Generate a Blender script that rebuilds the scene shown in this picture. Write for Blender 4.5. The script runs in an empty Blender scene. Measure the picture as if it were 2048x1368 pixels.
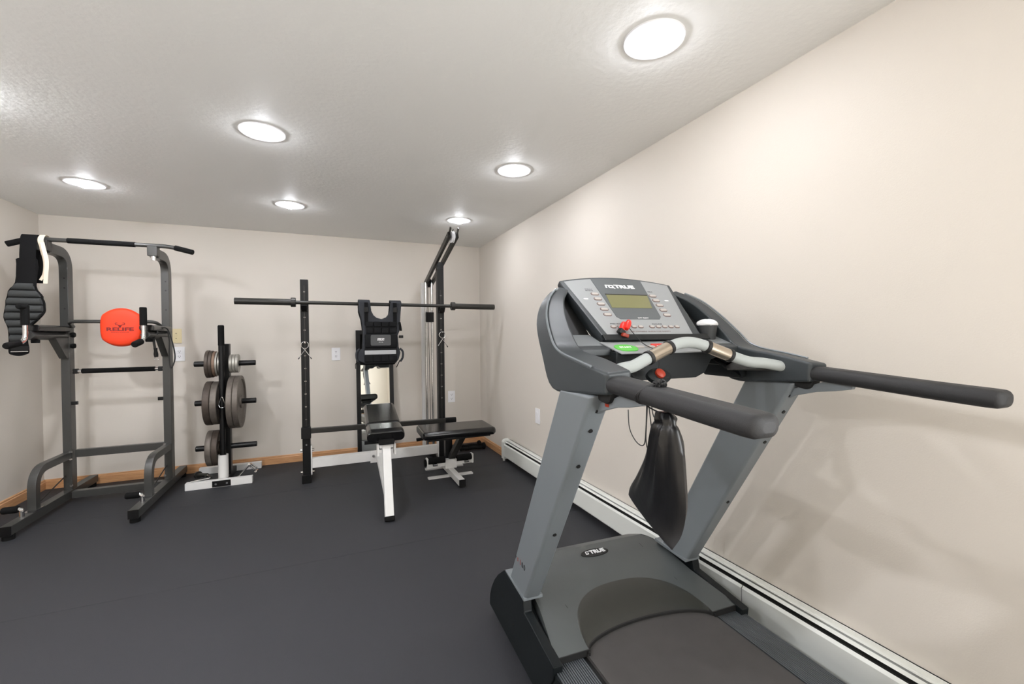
import bpy, bmesh, math, random
from mathutils import Vector, Matrix
V = Vector
random.seed(7)
SC = bpy.context.scene
COL = SC.collection
H = 2.16                                   # ceiling height
XR, XL, YB, YF = 1.571, -2.062, 4.569, -3.8   # right, left, back and front wall

# ---------------------------------------------------------------- camera
yaw, pitch, roll = 0.405135, -0.013044, -0.009412
f_ = V((math.sin(yaw)*math.cos(pitch), math.cos(yaw)*math.cos(pitch), math.sin(pitch)))
r_ = V((math.cos(yaw), -math.sin(yaw), 0))
u_ = r_.cross(f_)
r2 = math.cos(roll)*r_ + math.sin(roll)*u_
u2 = -math.sin(roll)*r_ + math.cos(roll)*u_
cam = bpy.data.cameras.new('camera')
cam.sensor_fit = 'HORIZONTAL'; cam.sensor_width = 36; cam.lens = 862.92/2048*36
cam.clip_start = 0.02
cobj = bpy.data.objects.new('camera', cam); COL.objects.link(cobj)
cobj.matrix_world = Matrix(((r2.x, u2.x, -f_.x, 0), (r2.y, u2.y, -f_.y, 0), (r2.z, u2.z, -f_.z, 1.16976), (0, 0, 0, 1)))
SC.camera = cobj
# ---------------------------------------------------------------- world, exposure
w = bpy.data.worlds.new('world'); SC.world = w; w.use_nodes = True
w.node_tree.nodes['Background'].inputs[0].default_value = (0.9, 0.95, 1, 1)
w.node_tree.nodes['Background'].inputs[1].default_value = 0.0
SC.view_settings.view_transform = 'Standard'; SC.view_settings.look = 'None'
SC.view_settings.gamma = 1; SC.view_settings.use_curve_mapping = False
SC.view_settings.exposure = 0.17
LAMP = 165.0                                # bulb radiance
# area light added as fill, set at the made-up window behind the camera
def fill_light(name, loc, rot, sx, sy, power):
    l = bpy.data.lights.new(name, 'AREA'); l.shape = 'RECTANGLE'; l.size = sx; l.size_y = sy; l.energy = power; l.color = (.97, .985, 1)
    o = bpy.data.objects.new(name, l); COL.objects.link(o); o.location = loc; o.rotation_euler = rot
    return o
fill_light('added_window_fill', (XR-.03, -1.45, 1.15), (math.pi/2, 0, math.pi/2), 2.3, 1.5, 105)

# ---------------------------------------------------------------- materials
def lin(c):
    return tuple(((x/255)/12.92 if x/255 <= .04045 else ((x/255+.055)/1.055)**2.4) for x in c)
def M(name, rgb, rough=.5, metal=0, var=.06, vscale=30, bump=0, bscale=200, spec=.5, coat=0, detail=3):
    m = bpy.data.materials.new(name); m.use_nodes = True
    nt = m.node_tree; b = nt.nodes['Principled BSDF']
    c = lin(rgb)
    tc = nt.nodes.new('ShaderNodeTexCoord')
    if var:
        n = nt.nodes.new('ShaderNodeTexNoise'); n.inputs['Scale'].default_value = vscale; n.inputs['Detail'].default_value = detail
        nt.links.new(tc.outputs['Object'], n.inputs['Vector'])
        mx = nt.nodes.new('ShaderNodeMix'); mx.data_type = 'RGBA'
        mx.inputs[6].default_value = (*[x*(1-var) for x in c], 1); mx.inputs[7].default_value = (*[min(1, x*(1+var)) for x in c], 1)
        nt.links.new(n.outputs['Fac'], mx.inputs[0]); nt.links.new(mx.outputs[2], b.inputs['Base Color'])
    else:
        b.inputs['Base Color'].default_value = (*c, 1)
    b.inputs['Roughness'].default_value = rough; b.inputs['Metallic'].default_value = metal
    b.inputs['Specular IOR Level'].default_value = spec; b.inputs['Coat Weight'].default_value = coat
    if bump:
        n2 = nt.nodes.new('ShaderNodeTexNoise'); n2.inputs['Scale'].default_value = bscale; n2.inputs['Detail'].default_value = 4
        nt.links.new(tc.outputs['Object'], n2.inputs['Vector'])
        bp = nt.nodes.new('ShaderNodeBump'); bp.inputs['Strength'].default_value = bump; bp.inputs['Distance'].default_value = .004
        nt.links.new(n2.outputs['Fac'], bp.inputs['Height']); nt.links.new(bp.outputs['Normal'], b.inputs['Normal'])
    return m
def wood_mat():
    m = bpy.data.materials.new('oak'); m.use_nodes = True
    nt = m.node_tree; b = nt.nodes['Principled BSDF']
    tc = nt.nodes.new('ShaderNodeTexCoord'); mp = nt.nodes.new('ShaderNodeMapping'); mp.inputs['Scale'].default_value = (3, 3, 60)
    n = nt.nodes.new('ShaderNodeTexNoise'); n.inputs['Scale'].default_value = 3; n.inputs['Detail'].default_value = 6; n.inputs['Distortion'].default_value = .6
    cr = nt.nodes.new('ShaderNodeValToRGB')
    cr.color_ramp.elements[0].position = .3; cr.color_ramp.elements[0].color = (*lin((176, 126, 84)), 1)
    cr.color_ramp.elements[1].position = .7; cr.color_ramp.elements[1].color = (*lin((214, 166, 120)), 1)
    nt.links.new(tc.outputs['Object'], mp.inputs[0]); nt.links.new(mp.outputs[0], n.inputs['Vector'])
    nt.links.new(n.outputs['Fac'], cr.inputs[0]); nt.links.new(cr.outputs[0], b.inputs['Base Color'])
    b.inputs['Roughness'].default_value = .35
    return m
def emit(name, rgb, s):
    m = bpy.data.materials.new(name); m.use_nodes = True
    b = m.node_tree.nodes['Principled BSDF']; b.inputs['Base Color'].default_value = (.8, .8, .8, 1)
    b.inputs['Emission Color'].default_value = (*lin(rgb), 1); b.inputs['Emission Strength'].default_value = s
    return m
m_wall = M('wall_paint', (215, 208, 198), .55, var=.012, vscale=2, bump=.12, bscale=260, spec=.3)
m_ceil = M('ceiling_plaster', (243, 243, 241), .6, var=.012, vscale=3, bump=.35, bscale=45, spec=.3)
m_rub = M('rubber_floor', (42, 43, 47), .62, var=.28, vscale=420, bump=.25, bscale=500, spec=.4, detail=5)
m_dark = M('seam_backing', (14, 14, 14), .9)
m_oak = wood_mat()
m_hw = M('heater_enamel', (226, 228, 222), .35, var=.02, vscale=8)
m_fin = M('heater_cavity', (22, 22, 20), .7)
m_plw = M('white_plastic', (236, 236, 238), .35, var=.01)
m_ivory = M('ivory_plastic', (222, 208, 166), .4, var=.02)
m_slot = M('slot_black', (13, 13, 13), .6)
m_steel = M('grey_powder_coat', (58, 58, 56), .33, 0, var=.06, vscale=60, spec=.5)
m_blk = M('black_powder_coat', (12, 12, 13), .4, 0, var=.1, vscale=80, spec=.3)
m_blk2 = M('black_bar_finish', (46, 45, 42), .38, .3, var=.12, vscale=50)
m_wht = M('white_powder_coat', (224, 223, 220), .38, 0, var=.04, vscale=25)
m_foam = M('black_foam', (20, 20, 20), .85, var=.15, vscale=200, bump=.3, bscale=400, spec=.12)
m_chr = M('chrome', (205, 205, 205), .16, 1, var=.03)
m_vinyl = M('black_vinyl', (10, 10, 11), .2, 0, var=.1, vscale=12, bump=.12, bscale=90, spec=.55)
m_org = M('orange_cover', (240, 60, 15), .55, var=.03, vscale=20, bump=.1, bscale=60)
m_orgp = M('maroon_print', (120, 14, 16), .6)
m_belt = M('belt_webbing', (12, 12, 13), .85, var=.2, vscale=200, spec=.2)
m_beltg = M('belt_grey_padding', (58, 60, 60), .75, var=.12, vscale=120, spec=.3)
m_cot = M('cotton_tape', (226, 212, 190), .9, var=.05, vscale=150)
m_iron = M('worn_iron_plate', (104, 97, 90), .5, .45, var=.32, vscale=35, bump=.2, bscale=120)
m_irond = M('dark_worn_iron_plate', (74, 65, 58), .55, .4, var=.35, vscale=35, bump=.2, bscale=120)
m_irons = M('silver_iron_plate', (165, 162, 154), .45, .5, var=.22, vscale=40, bump=.1, bscale=120)
m_irot = M('rusty_iron_plate', (122, 100, 84), .6, .35, var=.3, vscale=40, bump=.2, bscale=120)
m_vg = M('vest_grey_binding', (54, 56, 60), .8, var=.1, vscale=150, spec=.2)
m_vk = M('vest_black_nylon', (15, 16, 18), .7, var=.25, vscale=60, bump=.2, bscale=80, spec=.2)
m_vref = M('reflective_tape', (178, 180, 182), .4, var=.05)
m_vpat = M('vest_patch_grey', (78, 79, 80), .7, var=.08)
m_mir = M('mirror_glass', (235, 238, 236), .015, 1, var=0)
m_th = M('treadmill_housing', (52, 57, 60), .42, 0, var=.05, vscale=120, bump=.06, bscale=900, spec=.45)
m_thd = M('treadmill_side_cover', (18, 22, 24), .45, 0, var=.08, vscale=40, spec=.25)
m_thood = M('treadmill_hood', (70, 74, 74), .4, 0, var=.04, vscale=20, bump=.05, bscale=900, spec=.45)
m_scoop = M('treadmill_scoop', (44, 45, 41), .3, 0, var=.05, vscale=20, spec=.45)
m_alu = M('silver_upright_paint', (122, 128, 132), .4, .25, var=.05, vscale=6)
m_tb = M('tread_belt', (64, 62, 61), .7, var=.14, vscale=18, bump=.15, bscale=700, spec=.35)
m_rib = M('foot_rail_ribbed', (78, 81, 86), .45, .1, var=.08, vscale=40)
m_face = M('console_silver_face', (152, 155, 156), .5, .1, var=.02, vscale=60)
m_stripe = M('console_grey_stripe', (90, 95, 97), .42, .1, var=.02)
m_lcd = M('lcd_olive', (118, 117, 78), .3, 0, var=.04, vscale=15)
m_btn = M('button_silver', (182, 176, 170), .35, .1, var=.03)
m_btnr = M('button_pink_rim', (104, 76, 72), .5)
m_gl = M('light_grey_tube', (164, 169, 167), .42, 0, var=.02)
m_sens = M('brushed_sensor', (188, 176, 160), .25, .9, var=.05)
m_grn = M('green_button', (92, 190, 72), .5)
m_red = M('red_plastic', (222, 40, 28), .4)
m_redo = M('dark_orange_plastic', (150, 42, 14), .45)
m_prw = M('white_print', (240, 240, 240), .5, var=0)
m_prk = M('black_print', (38, 38, 40), .6, var=0)
m_tray = M('tray_grey', (120, 124, 126), .5, var=.03)
m_bag = M('black_satin_bag', (13, 13, 15), .38, var=.2, vscale=10, bump=.15, bscale=40, spec=.5)
m_grip = M('dense_grey_foam', (38, 38, 39), .6, var=.06, vscale=200, bump=.15, bscale=600, spec=.4)
m_cup = M('dark_cup', (52, 54, 55), .5)
m_tow = M('white_terry', (240, 240, 240), .9, var=.05, vscale=300, bump=.6, bscale=400)
m_cord = M('black_cord', (24, 24, 25), .6)
m_band = M('black_latex', (28, 28, 28), .5)
m_bulb = emit('bulb_glow', (246, 248, 255), LAMP)
m_bulb2 = emit('stronger_bulb_glow', (246, 248, 255), LAMP*4.6)   # brighter bulbs in the row along the left wall
m_bounce_carp = M('bounce_carpet_pile', (214, 206, 194), .9, var=.1, vscale=300, bump=.3, bscale=400)
m_pane = M('added_window_pane', (225, 232, 236), .1, var=0)
m_can = M('can_reflector', (236, 234, 230), .3, var=.01)

# ---------------------------------------------------------------- geometry helpers
INV = {}
def thing(name, label, cat, loc=(0, 0, 0), rotz=0, group=None, local=False):
    o = bpy.data.objects.new(name, None); COL.objects.link(o); o.empty_display_size = .1
    o.location = loc; o.rotation_euler = (0, 0, rotz)
    o['label'] = label; o['category'] = cat
    if group: o['group'] = group
    INV[o.name] = Matrix.Identity(4) if local else (Matrix.Translation(loc) @ Matrix.Rotation(rotz, 4, 'Z')).inverted()
    return o
def finish(bm, bevel=0, seg=2, smooth=35, weld=True):
    if weld: bmesh.ops.remove_doubles(bm, verts=bm.verts, dist=1e-5)
    bmesh.ops.recalc_face_normals(bm, faces=bm.faces)
    if bevel:
        ed = [e for e in bm.edges if len(e.link_faces) == 2 and e.calc_face_angle(0) > .5]
        if ed: bmesh.ops.bevel(bm, geom=ed, offset=bevel, segments=seg, profile=.5, affect='EDGES', clamp_overlap=True)
def to_mesh(name, bm, mat, smooth=35):
    me = bpy.data.meshes.new(name); bm.to_mesh(me); bm.free()
    me.materials.append(mat)
    if smooth:
        me.shade_smooth(); me.set_sharp_from_angle(angle=math.radians(smooth))
    return me
def wnorm(o):
    m = o.modifiers.new('weighted_normal', 'WEIGHTED_NORMAL'); m.keep_sharp = True; m.weight = 60
def part(name, bm, mat, parent, bevel=0, seg=2, smooth=35, label=None):
    finish(bm, bevel, seg)
    bm.transform(INV[parent.name])
    o = bpy.data.objects.new(name, to_mesh(name, bm, mat, smooth)); COL.objects.link(o); o.parent = parent
    INV[o.name] = INV[parent.name]
    if smooth and bevel is not None: wnorm(o)
    if label: o['label'] = label
    return o
def solo(name, bm, mat, label, cat, origin=(0, 0, 0), group=None, bevel=0, seg=2, smooth=35):
    finish(bm, bevel, seg)
    bm.transform(Matrix.Translation(-V(origin)))
    o = bpy.data.objects.new(name, to_mesh(name, bm, mat, smooth)); COL.objects.link(o); o.location = origin
    o['label'] = label; o['category'] = cat
    if group: o['group'] = group
    INV[o.name] = Matrix.Translation(-V(origin))
    return o
def struct(name, bm, mat, bevel=0, smooth=0, parent=None):
    finish(bm, bevel)
    o = bpy.data.objects.new(name, to_mesh(name, bm, mat, smooth)); COL.objects.link(o)
    if parent: o.parent = parent
    else: o['kind'] = 'structure'
    INV[o.name] = Matrix.Identity(4)
    return o
def B(): return bmesh.new()
def box(lo, hi, bm=None):
    bm = bm or B()
    x0, y0, z0 = lo; x1, y1, z1 = hi
    v = [bm.verts.new(p) for p in ((x0, y0, z0), (x1, y0, z0), (x1, y1, z0), (x0, y1, z0), (x0, y0, z1), (x1, y0, z1), (x1, y1, z1), (x0, y1, z1))]
    for q in ((0, 3, 2, 1), (4, 5, 6, 7), (0, 1, 5, 4), (1, 2, 6, 5), (2, 3, 7, 6), (3, 0, 4, 7)): bm.faces.new([v[i] for i in q])
    return bm
def cbox(c, s, bm=None): return box([c[i]-s[i]/2 for i in range(3)], [c[i]+s[i]/2 for i in range(3)], bm)
def loft(secs, bm=None, cap=True, closed=True):
    bm = bm or B()
    rows = [[bm.verts.new(p) for p in s] for s in secs]
    n = len(rows[0])
    for a, b in zip(rows, rows[1:]):
        for i in range(n if closed else n-1):
            j = (i+1) % n
            try: bm.faces.new((a[i], a[j], b[j], b[i]))
            except ValueError: pass
    if cap and closed:
        bm.faces.new(rows[0][::-1]); bm.faces.new(rows[-1])
    return bm
def prism(poly, ext, bm=None):
    e = V(ext); return loft([[V(p) for p in poly], [V(p)+e for p in poly]], bm)
def circ(n, r, r2=None): return [(r*math.cos(2*math.pi*i/n), (r2 or r)*math.sin(2*math.pi*i/n)) for i in range(n)]
def rrect(w, h, r, n=3):
    o = []
    for cx, cy, a0 in ((w/2-r, h/2-r, 0), (-w/2+r, h/2-r, 90), (-w/2+r, -h/2+r, 180), (w/2-r, -h/2+r, 270)):
        for k in range(n+1):
            a = math.radians(a0+90*k/n); o.append((cx+r*math.cos(a), cy+r*math.sin(a)))
    return o
def rpath(pts, r, n=6):
    pts = [V(p) for p in pts]; o = [pts[0]]
    for a, b, c in zip(pts, pts[1:], pts[2:]):
        d1 = (a-b); d2 = (c-b); k = min(r, d1.length*.49, d2.length*.49)
        p, q = b+d1.normalized()*k, b+d2.normalized()*k
        for i in range(n+1):
            t = i/n; o.append((1-t)**2*p+2*t*(1-t)*b+t*t*q)
    return o+[pts[-1]]
def cpath(pts, n=6, closed=False):
    pts = [V(p) for p in pts]; o = []; N = len(pts)
    g = (lambda i: pts[i % N]) if closed else (lambda i: pts[max(0, min(N-1, i))])
    for i in range(N if closed else N-1):
        a, b, c, d = g(i-1), g(i), g(i+1), g(i+2)
        for k in range(n):
            t = k/n
            o.append(.5*((2*b)+(c-a)*t+(2*a-5*b+4*c-d)*t*t+(3*b-a-3*c+d)*t**3))
    if not closed: o.append(pts[-1])
    return o
def sweep(path, sec, binormal=None, scale=None, bm=None, cap=True, closed=False):
    """sweep the 2D section along the path; section x is along the normal, y along the binormal"""
    path = [V(p) for p in path]; N = len(path); secs = []
    prev = None
    for i, p in enumerate(path):
        if closed: t = path[(i+1) % N]-path[i-1]
        else: t = path[min(i+1, N-1)]-path[max(i-1, 0)]
        t.normalize()
        if binormal is not None:
            b = V(binormal); n = b.cross(t).normalized(); b = t.cross(n).normalized()
        else:
            if prev is None: prev = t.orthogonal().normalized()
            n = (prev-t*prev.dot(t)).normalized(); b = t.cross(n); prev = n
        s = scale[i] if scale else 1
        k = 1
        if 0 < i < N-1 and not closed:
            c = (path[i]-path[i-1]).normalized().dot((path[i+1]-path[i]).normalized()); k = 1/max(.5, math.sqrt((1+c)/2))
        secs.append([p+n*x*s*(k if binormal is not None else 1)+b*y*s for x, y in sec])
    if closed: return loft(secs+[secs[0]], bm, cap=False)
    return loft(secs, bm, cap)
def tube(path, r, seg=12, **k): return sweep(path, circ(seg, r), **k)
def lathe(prof, o, ax, seg=24, bm=None):
    ax = V(ax).normalized(); a = ax.orthogonal().normalized(); b = ax.cross(a); o = V(o); bm = bm or B()
    rows = []
    for r, h in prof:
        if r < 1e-6: rows.append([bm.verts.new(o+ax*h)])
        else: rows.append([bm.verts.new(o+ax*h+a*r*math.cos(2*math.pi*i/seg)+b*r*math.sin(2*math.pi*i/seg)) for i in range(seg)])
    for p, q in zip(rows, rows[1:]):
        for i in range(seg):
            j = (i+1) % seg
            f = [p[i % len(p)], p[j % len(p)], q[j % len(q)], q[i % len(q)]]
            u = []
            for x in f:
                if x not in u: u.append(x)
            if len(u) > 2:
                try: bm.faces.new(u)
                except ValueError: pass
    return bm
def cyl(a, b, r, seg=16, bm=None):
    a, b = V(a), V(b); L = (b-a).length
    return lathe([(0, 0), (r, 0), (r, L), (0, L)], a, b-a, seg, bm)
def text_bm(s, size, o, xdir, ydir, ext=.0006, width=None, shear=0, bold=0):
    cu = bpy.data.curves.new('t', 'FONT'); cu.body = s; cu.size = size; cu.align_x = 'CENTER'; cu.align_y = 'CENTER'
    cu.extrude = ext; cu.shear = shear; cu.offset = bold; cu.resolution_u = 3
    ob = bpy.data.objects.new('t', cu); COL.objects.link(ob)
    dg = bpy.context.evaluated_depsgraph_get()
    me = bpy.data.meshes.new_from_object(ob.evaluated_get(dg))
    bm = B(); bm.from_mesh(me)
    bpy.data.objects.remove(ob); bpy.data.curves.remove(cu); bpy.data.meshes.remove(me)
    X, Y = V(xdir).normalized(), V(ydir).normalized(); Z = X.cross(Y)
    sx = 1
    if width:
        xs = [v.co.x for v in bm.verts]; sx = width/(max(xs)-min(xs))
    mat = Matrix(((X.x*sx, Y.x, Z.x, o[0]), (X.y*sx, Y.y, Z.y, o[1]), (X.z*sx, Y.z, Z.z, o[2]), (0, 0, 0, 1)))
    bm.transform(mat); return bm

# ================================================================ ROOM
LIGHTS = [(1.022, 1.151), (-.27, 2.379), (1.04, 2.37), (-1.39, 3.574), (-.238, 3.6), (1.047, 3.56),
          (-1.4, 2.37), (-1.4, 1.15), (-1.4, -.07)]
# floor: one base with rubber sheets side by side
fl = struct('floor', box((XL-.1, YF-.1, -.1), (XR+.1, YB+.1, -.004)), m_dark)
struct('added_bounce_carpet', box((XL, YF, -.004), (XR, .0363, .001)), m_bounce_carp, parent=fl)  # unseen pale floor added to bounce light onto the ceiling
ys = [2.477+1.22*k for k in range(-2, 2)]+[YB]
for a, b in zip(ys, ys[1:]):
    if b-a > .02: struct('rubber_sheet', box((XL, a+.0007, -.004), (XR, b-.0007, 0)), m_rub, parent=fl)
def wall(name, lo, hi): return struct(name, box(lo, hi), m_wall)
wall('wall_right', (XR, YF-.1, -.004), (XR+.1, YB+.1, H+.2))
wall('wall_left', (XL-.1, YF-.1, -.004), (XL, YB+.1, H+.2))
wall('wall_back', (XL, YB, -.004), (XR, YB+.1, H+.2))
wall('wall_front', (XL, YF-.1, -.004), (XR, YF, H+.2))
# ceiling with round openings for the recessed lights
bm = B(); RH = .082; Cq = .14; NS = 32
def quad(x0, y0, x1, y1):
    if x1-x0 > 1e-6 and y1-y0 > 1e-6: bm.faces.new([bm.verts.new(p) for p in ((x0, y0, H), (x0, y1, H), (x1, y1, H), (x1, y0, H))])
byrow = {}
for x, y in LIGHTS:
    k = round(y*5); k = min(byrow, key=lambda q: abs(q-k)) if byrow and min(abs(q-k) for q in byrow) <= 1 else k
    byrow.setdefault(k, []).append((x, y))
cy = YF-.1
for k in sorted(byrow):
    row = sorted(byrow[k]); y0 = min(y for _, y in row)-Cq; y1 = max(y for _, y in row)+Cq
    quad(XL-.1, cy, XR+.1, y0); cx = XL-.1
    for x, y in row:
        quad(cx, y0, x-Cq, y1); cx = x+Cq
        quad(x-Cq, y0, x+Cq, y-Cq); quad(x-Cq, y+Cq, x+Cq, y1)
        ci, sq = [], []
        for i in range(NS):
            a = 2*math.pi*(i+.5)/NS; c, s = math.cos(a), math.sin(a); m = Cq/max(abs(c), abs(s))
            ci.append(bm.verts.new((x+RH*c, y+RH*s, H)))
            sq.append(bm.verts.new((x+m*c, y+m*s, H)))
        cor = [bm.verts.new((x+Cq*a, y+Cq*b, H)) for a, b in ((1, 1), (-1, 1), (-1, -1), (1, -1))]
        for i in range(NS):
            j = (i+1) % NS
            bm.faces.new((ci[i], ci[j], sq[j], sq[i]))
            if i % (NS//4) == NS//8-1: bm.faces.new((sq[i], sq[j], cor[i//(NS//4)]))
    quad(cx, y0, XR+.1, y1); cy = y1
quad(XL-.1, cy, XR+.1, YB+.1)
ce = struct('ceiling', bm, m_ceil)
for i, (x, y) in enumerate(LIGHTS):
    lab = ['round white recessed ceiling light above the treadmill', 'round recessed ceiling light over the open floor in front of the rack',
           'round recessed ceiling light between the treadmill and the squat rack, near the long wall', 'round recessed ceiling light above the dip tower',
           'round recessed ceiling light in front of the plate tree', 'round recessed ceiling light above the angled pulley arm'][i] if i < 6 else ['bright recessed ceiling light near the left wall, next after the one above the dip tower', 'bright recessed ceiling light near the left wall, second after the one above the dip tower', 'bright recessed ceiling light near the left wall, third after the one above the dip tower'][i-6]
    t = thing('recessed_light', lab, 'ceiling light', (x, y, H), group='recessed ceiling lights')
    part('trim_ring', lathe([(.074, .0), (.075, -.004), (.098, -.0045), (.1, -.001), (.1, .0), (.074, .0)], (x, y, H), (0, 0, 1), 40), m_plw, t)
    part('reflector_can', lathe([(.075, -.002), (.07, .05), (.062, .12), (0, .12)], (x, y, H), (0, 0, 1), 32), m_can, t)
    part('bulb', lathe([(0, -.028), (.016, -.026), (.029, -.020), (.038, -.008), (.041, .008), (.039, .036), (.028, .086), (0, .086)], (x, y, H), (0, 0, 1), 24), m_bulb2 if i > 5 else m_bulb, t)
# unseen window added behind the camera to carry the fill light
def window(name, c, ax, w_, h_):
    x, y, z = c; X = V((1, 0, 0)) if ax == 'y' else V((0, 1, 0)); N = V((0, 1, 0)) if ax == 'y' else V((1, 0, 0)); Z = V((0, 0, 1)); c = V(c)
    def slab(a0, a1, z0, z1, d0, d1, bm):
        return loft([[c+X*a+Z*b+N*d for a, b in ((a0, z0), (a1, z0), (a1, z1), (a0, z1))] for d in (d0, d1)], bm)
    o = struct(name, slab(-w_/2, w_/2, -h_/2, h_/2, .002, .01, B()), m_pane)
    bm = B()
    for a0, a1, z0, z1 in ((-w_/2-.07, -w_/2, -h_/2-.07, h_/2+.07), (w_/2, w_/2+.07, -h_/2-.07, h_/2+.07), (-w_/2, w_/2, h_/2, h_/2+.07), (-w_/2, w_/2, -h_/2-.07, -h_/2)):
        slab(a0, a1, z0, z1, 0, .025, bm)
    struct('added_window_frame', bm, m_plw, parent=o)
window('added_fill_window', (XR-.027, -1.45, 1.15), 'x', 2.3, 1.5)
# baseboards with a small ledge profile
def baseb(name, a, b, nrm):
    a, b, n = V(a), V(b), V(nrm); z = V((0, 0, 1))
    pr = [(0, 0), (.014, 0), (.014, .056), (.009, .062), (.009, .07), (.005, .075), (0, .075)]
    return struct(name, loft([[p+n*x+z*y for x, y in pr] for p in (a, b)]), m_oak)
baseb('baseboard_back', (XL, YB, 0), (XR, YB, 0), (0, -1, 0))
baseb('baseboard_left', (XL, YF, 0), (XL, YB, 0), (1, 0, 0))
baseb('baseboard_right', (XR, 3.8, 0), (XR, YB, 0), (-1, 0, 0))
baseb('baseboard_front', (XL, YF, 0), (XR, YF, 0), (0, 1, 0))
# hydronic baseboard heater along the right wall
Y0, Y1 = YF, 3.79
t = thing('baseboard_heater', 'long white metal baseboard heater along the wall behind the treadmill', 'heater', (XR-.03, (Y0+Y1)/2, 0))
part('back_plate', box((XR-.006, Y0, .02), (XR-.001, Y1-.05, .2)), m_hw, t)
hood = [(XR-.001, .2), (XR-.03, .2), (XR-.036, .197), (XR-.038, .193), (XR-.034, .193), (XR-.03, .196), (XR-.001, .196)]
part('top_hood', prism([(x, Y0, z) for x, z in hood], (0, Y1-.05-Y0, 0)), m_hw, t)
dmp = [(XR-.040, .187), (XR-.047, .181), (XR-.049, .178), (XR-.046, .178), (XR-.039, .184)]
part('damper_blade', prism([(x, Y0, z) for x, z in dmp], (0, Y1-.05-Y0, 0)), m_hw, t)
part('fin_core', box((XR-.05, Y0, .05), (XR-.008, Y1-.06, .165)), m_fin, t)
for a, b in ((Y0, 1.213), (1.217, Y1-.05)):
    fp = [(XR-.055, .165), (XR-.063, .155), (XR-.063, .05), (XR-.056, .042), (XR-.054, .043), (XR-.06, .051), (XR-.06, .154), (XR-.053, .162)]
    part('front_panel', prism([(x, a, z) for x, z in fp], (0, b-a, 0)), m_hw, t)
ec = [(XR-.001, .02), (XR-.001, .203), (XR-.03, .203), (XR-.052, .195), (XR-.064, .178), (XR-.066, .15), (XR-.066, .02)]
part('end_cap', prism([(x, Y1-.06, z) for x, z in ec], (0, .06, 0)), m_hw, t, bevel=.004)
part('end_foot', box((XR-.06, Y1-.04, 0), (XR-.045, Y1-.02, .022)), m_hw, t)

# wall plates
def plate(name, c, axis, lab, mat, kind):
    hw, hh = .039, .062
    t = thing(name, lab, 'wall outlet' if kind else 'wall plate', c)
    def bx(du, dz, su, sz, d0, d1, m, nm, par, bev=0):
        x, y, z = c
        if axis == 'y': bm = box((x+du-su/2, y-d1, z+dz-sz/2), (x+du+su/2, y-d0, z+dz+sz/2))
        else: bm = box((x-d1, y+du-su/2, z+dz-sz/2), (x-d0, y+du+su/2, z+dz+sz/2))
        return part(nm, bm, m, par, bevel=bev)
    p = bx(0, 0, 2*hw, 2*hh, 0, .006, mat, 'cover_plate', t, .002)
    if kind == 2:
        for dz in (.022, -.022):
            r = bx(0, dz, .034, .03, .006, .008, mat, 'receptacle', t, .001)
            for du in (-.007, .007): bx(du, dz+.003, .003, .01, .008, .0085, m_slot, 'slot', r)
            bx(0, dz-.009, .005, .005, .008, .0085, m_slot, 'slot', r)
    elif kind == 1:
        for dz in (.022, -.022): bx(0, dz, .006, .006, .006, .0075, m_slot, 'screw', t)
        bx(0, 0, .012, .012, .006, .014, mat, 'jack', t)
    else: bx(0, 0, .034, .068, .006, .009, mat, 'insert', t, .001)
    return t
plate('wall_outlet', (-1.175, YB, 1.044), 'y', 'white wall outlet beside the dip tower, below the ivory plate', m_plw, 2)
plate('wall_plate', (-1.195, YB, 1.2), 'y', 'ivory wall plate behind the dip tower, above a white outlet', m_ivory, 1)
plate('wall_outlet', (.08, YB, 1.013), 'y', 'white wall outlet between the rack upright and the mirror', m_plw, 2)
plate('wall_outlet', (1.237, YB, .522), 'y', 'white wall outlet near the room corner, right of the lat tower', m_plw, 2)
plate('wall_plate', (XR, 3.141, .519), 'x', 'plain white wall plate above the baseboard heater', m_plw, 0)

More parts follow.
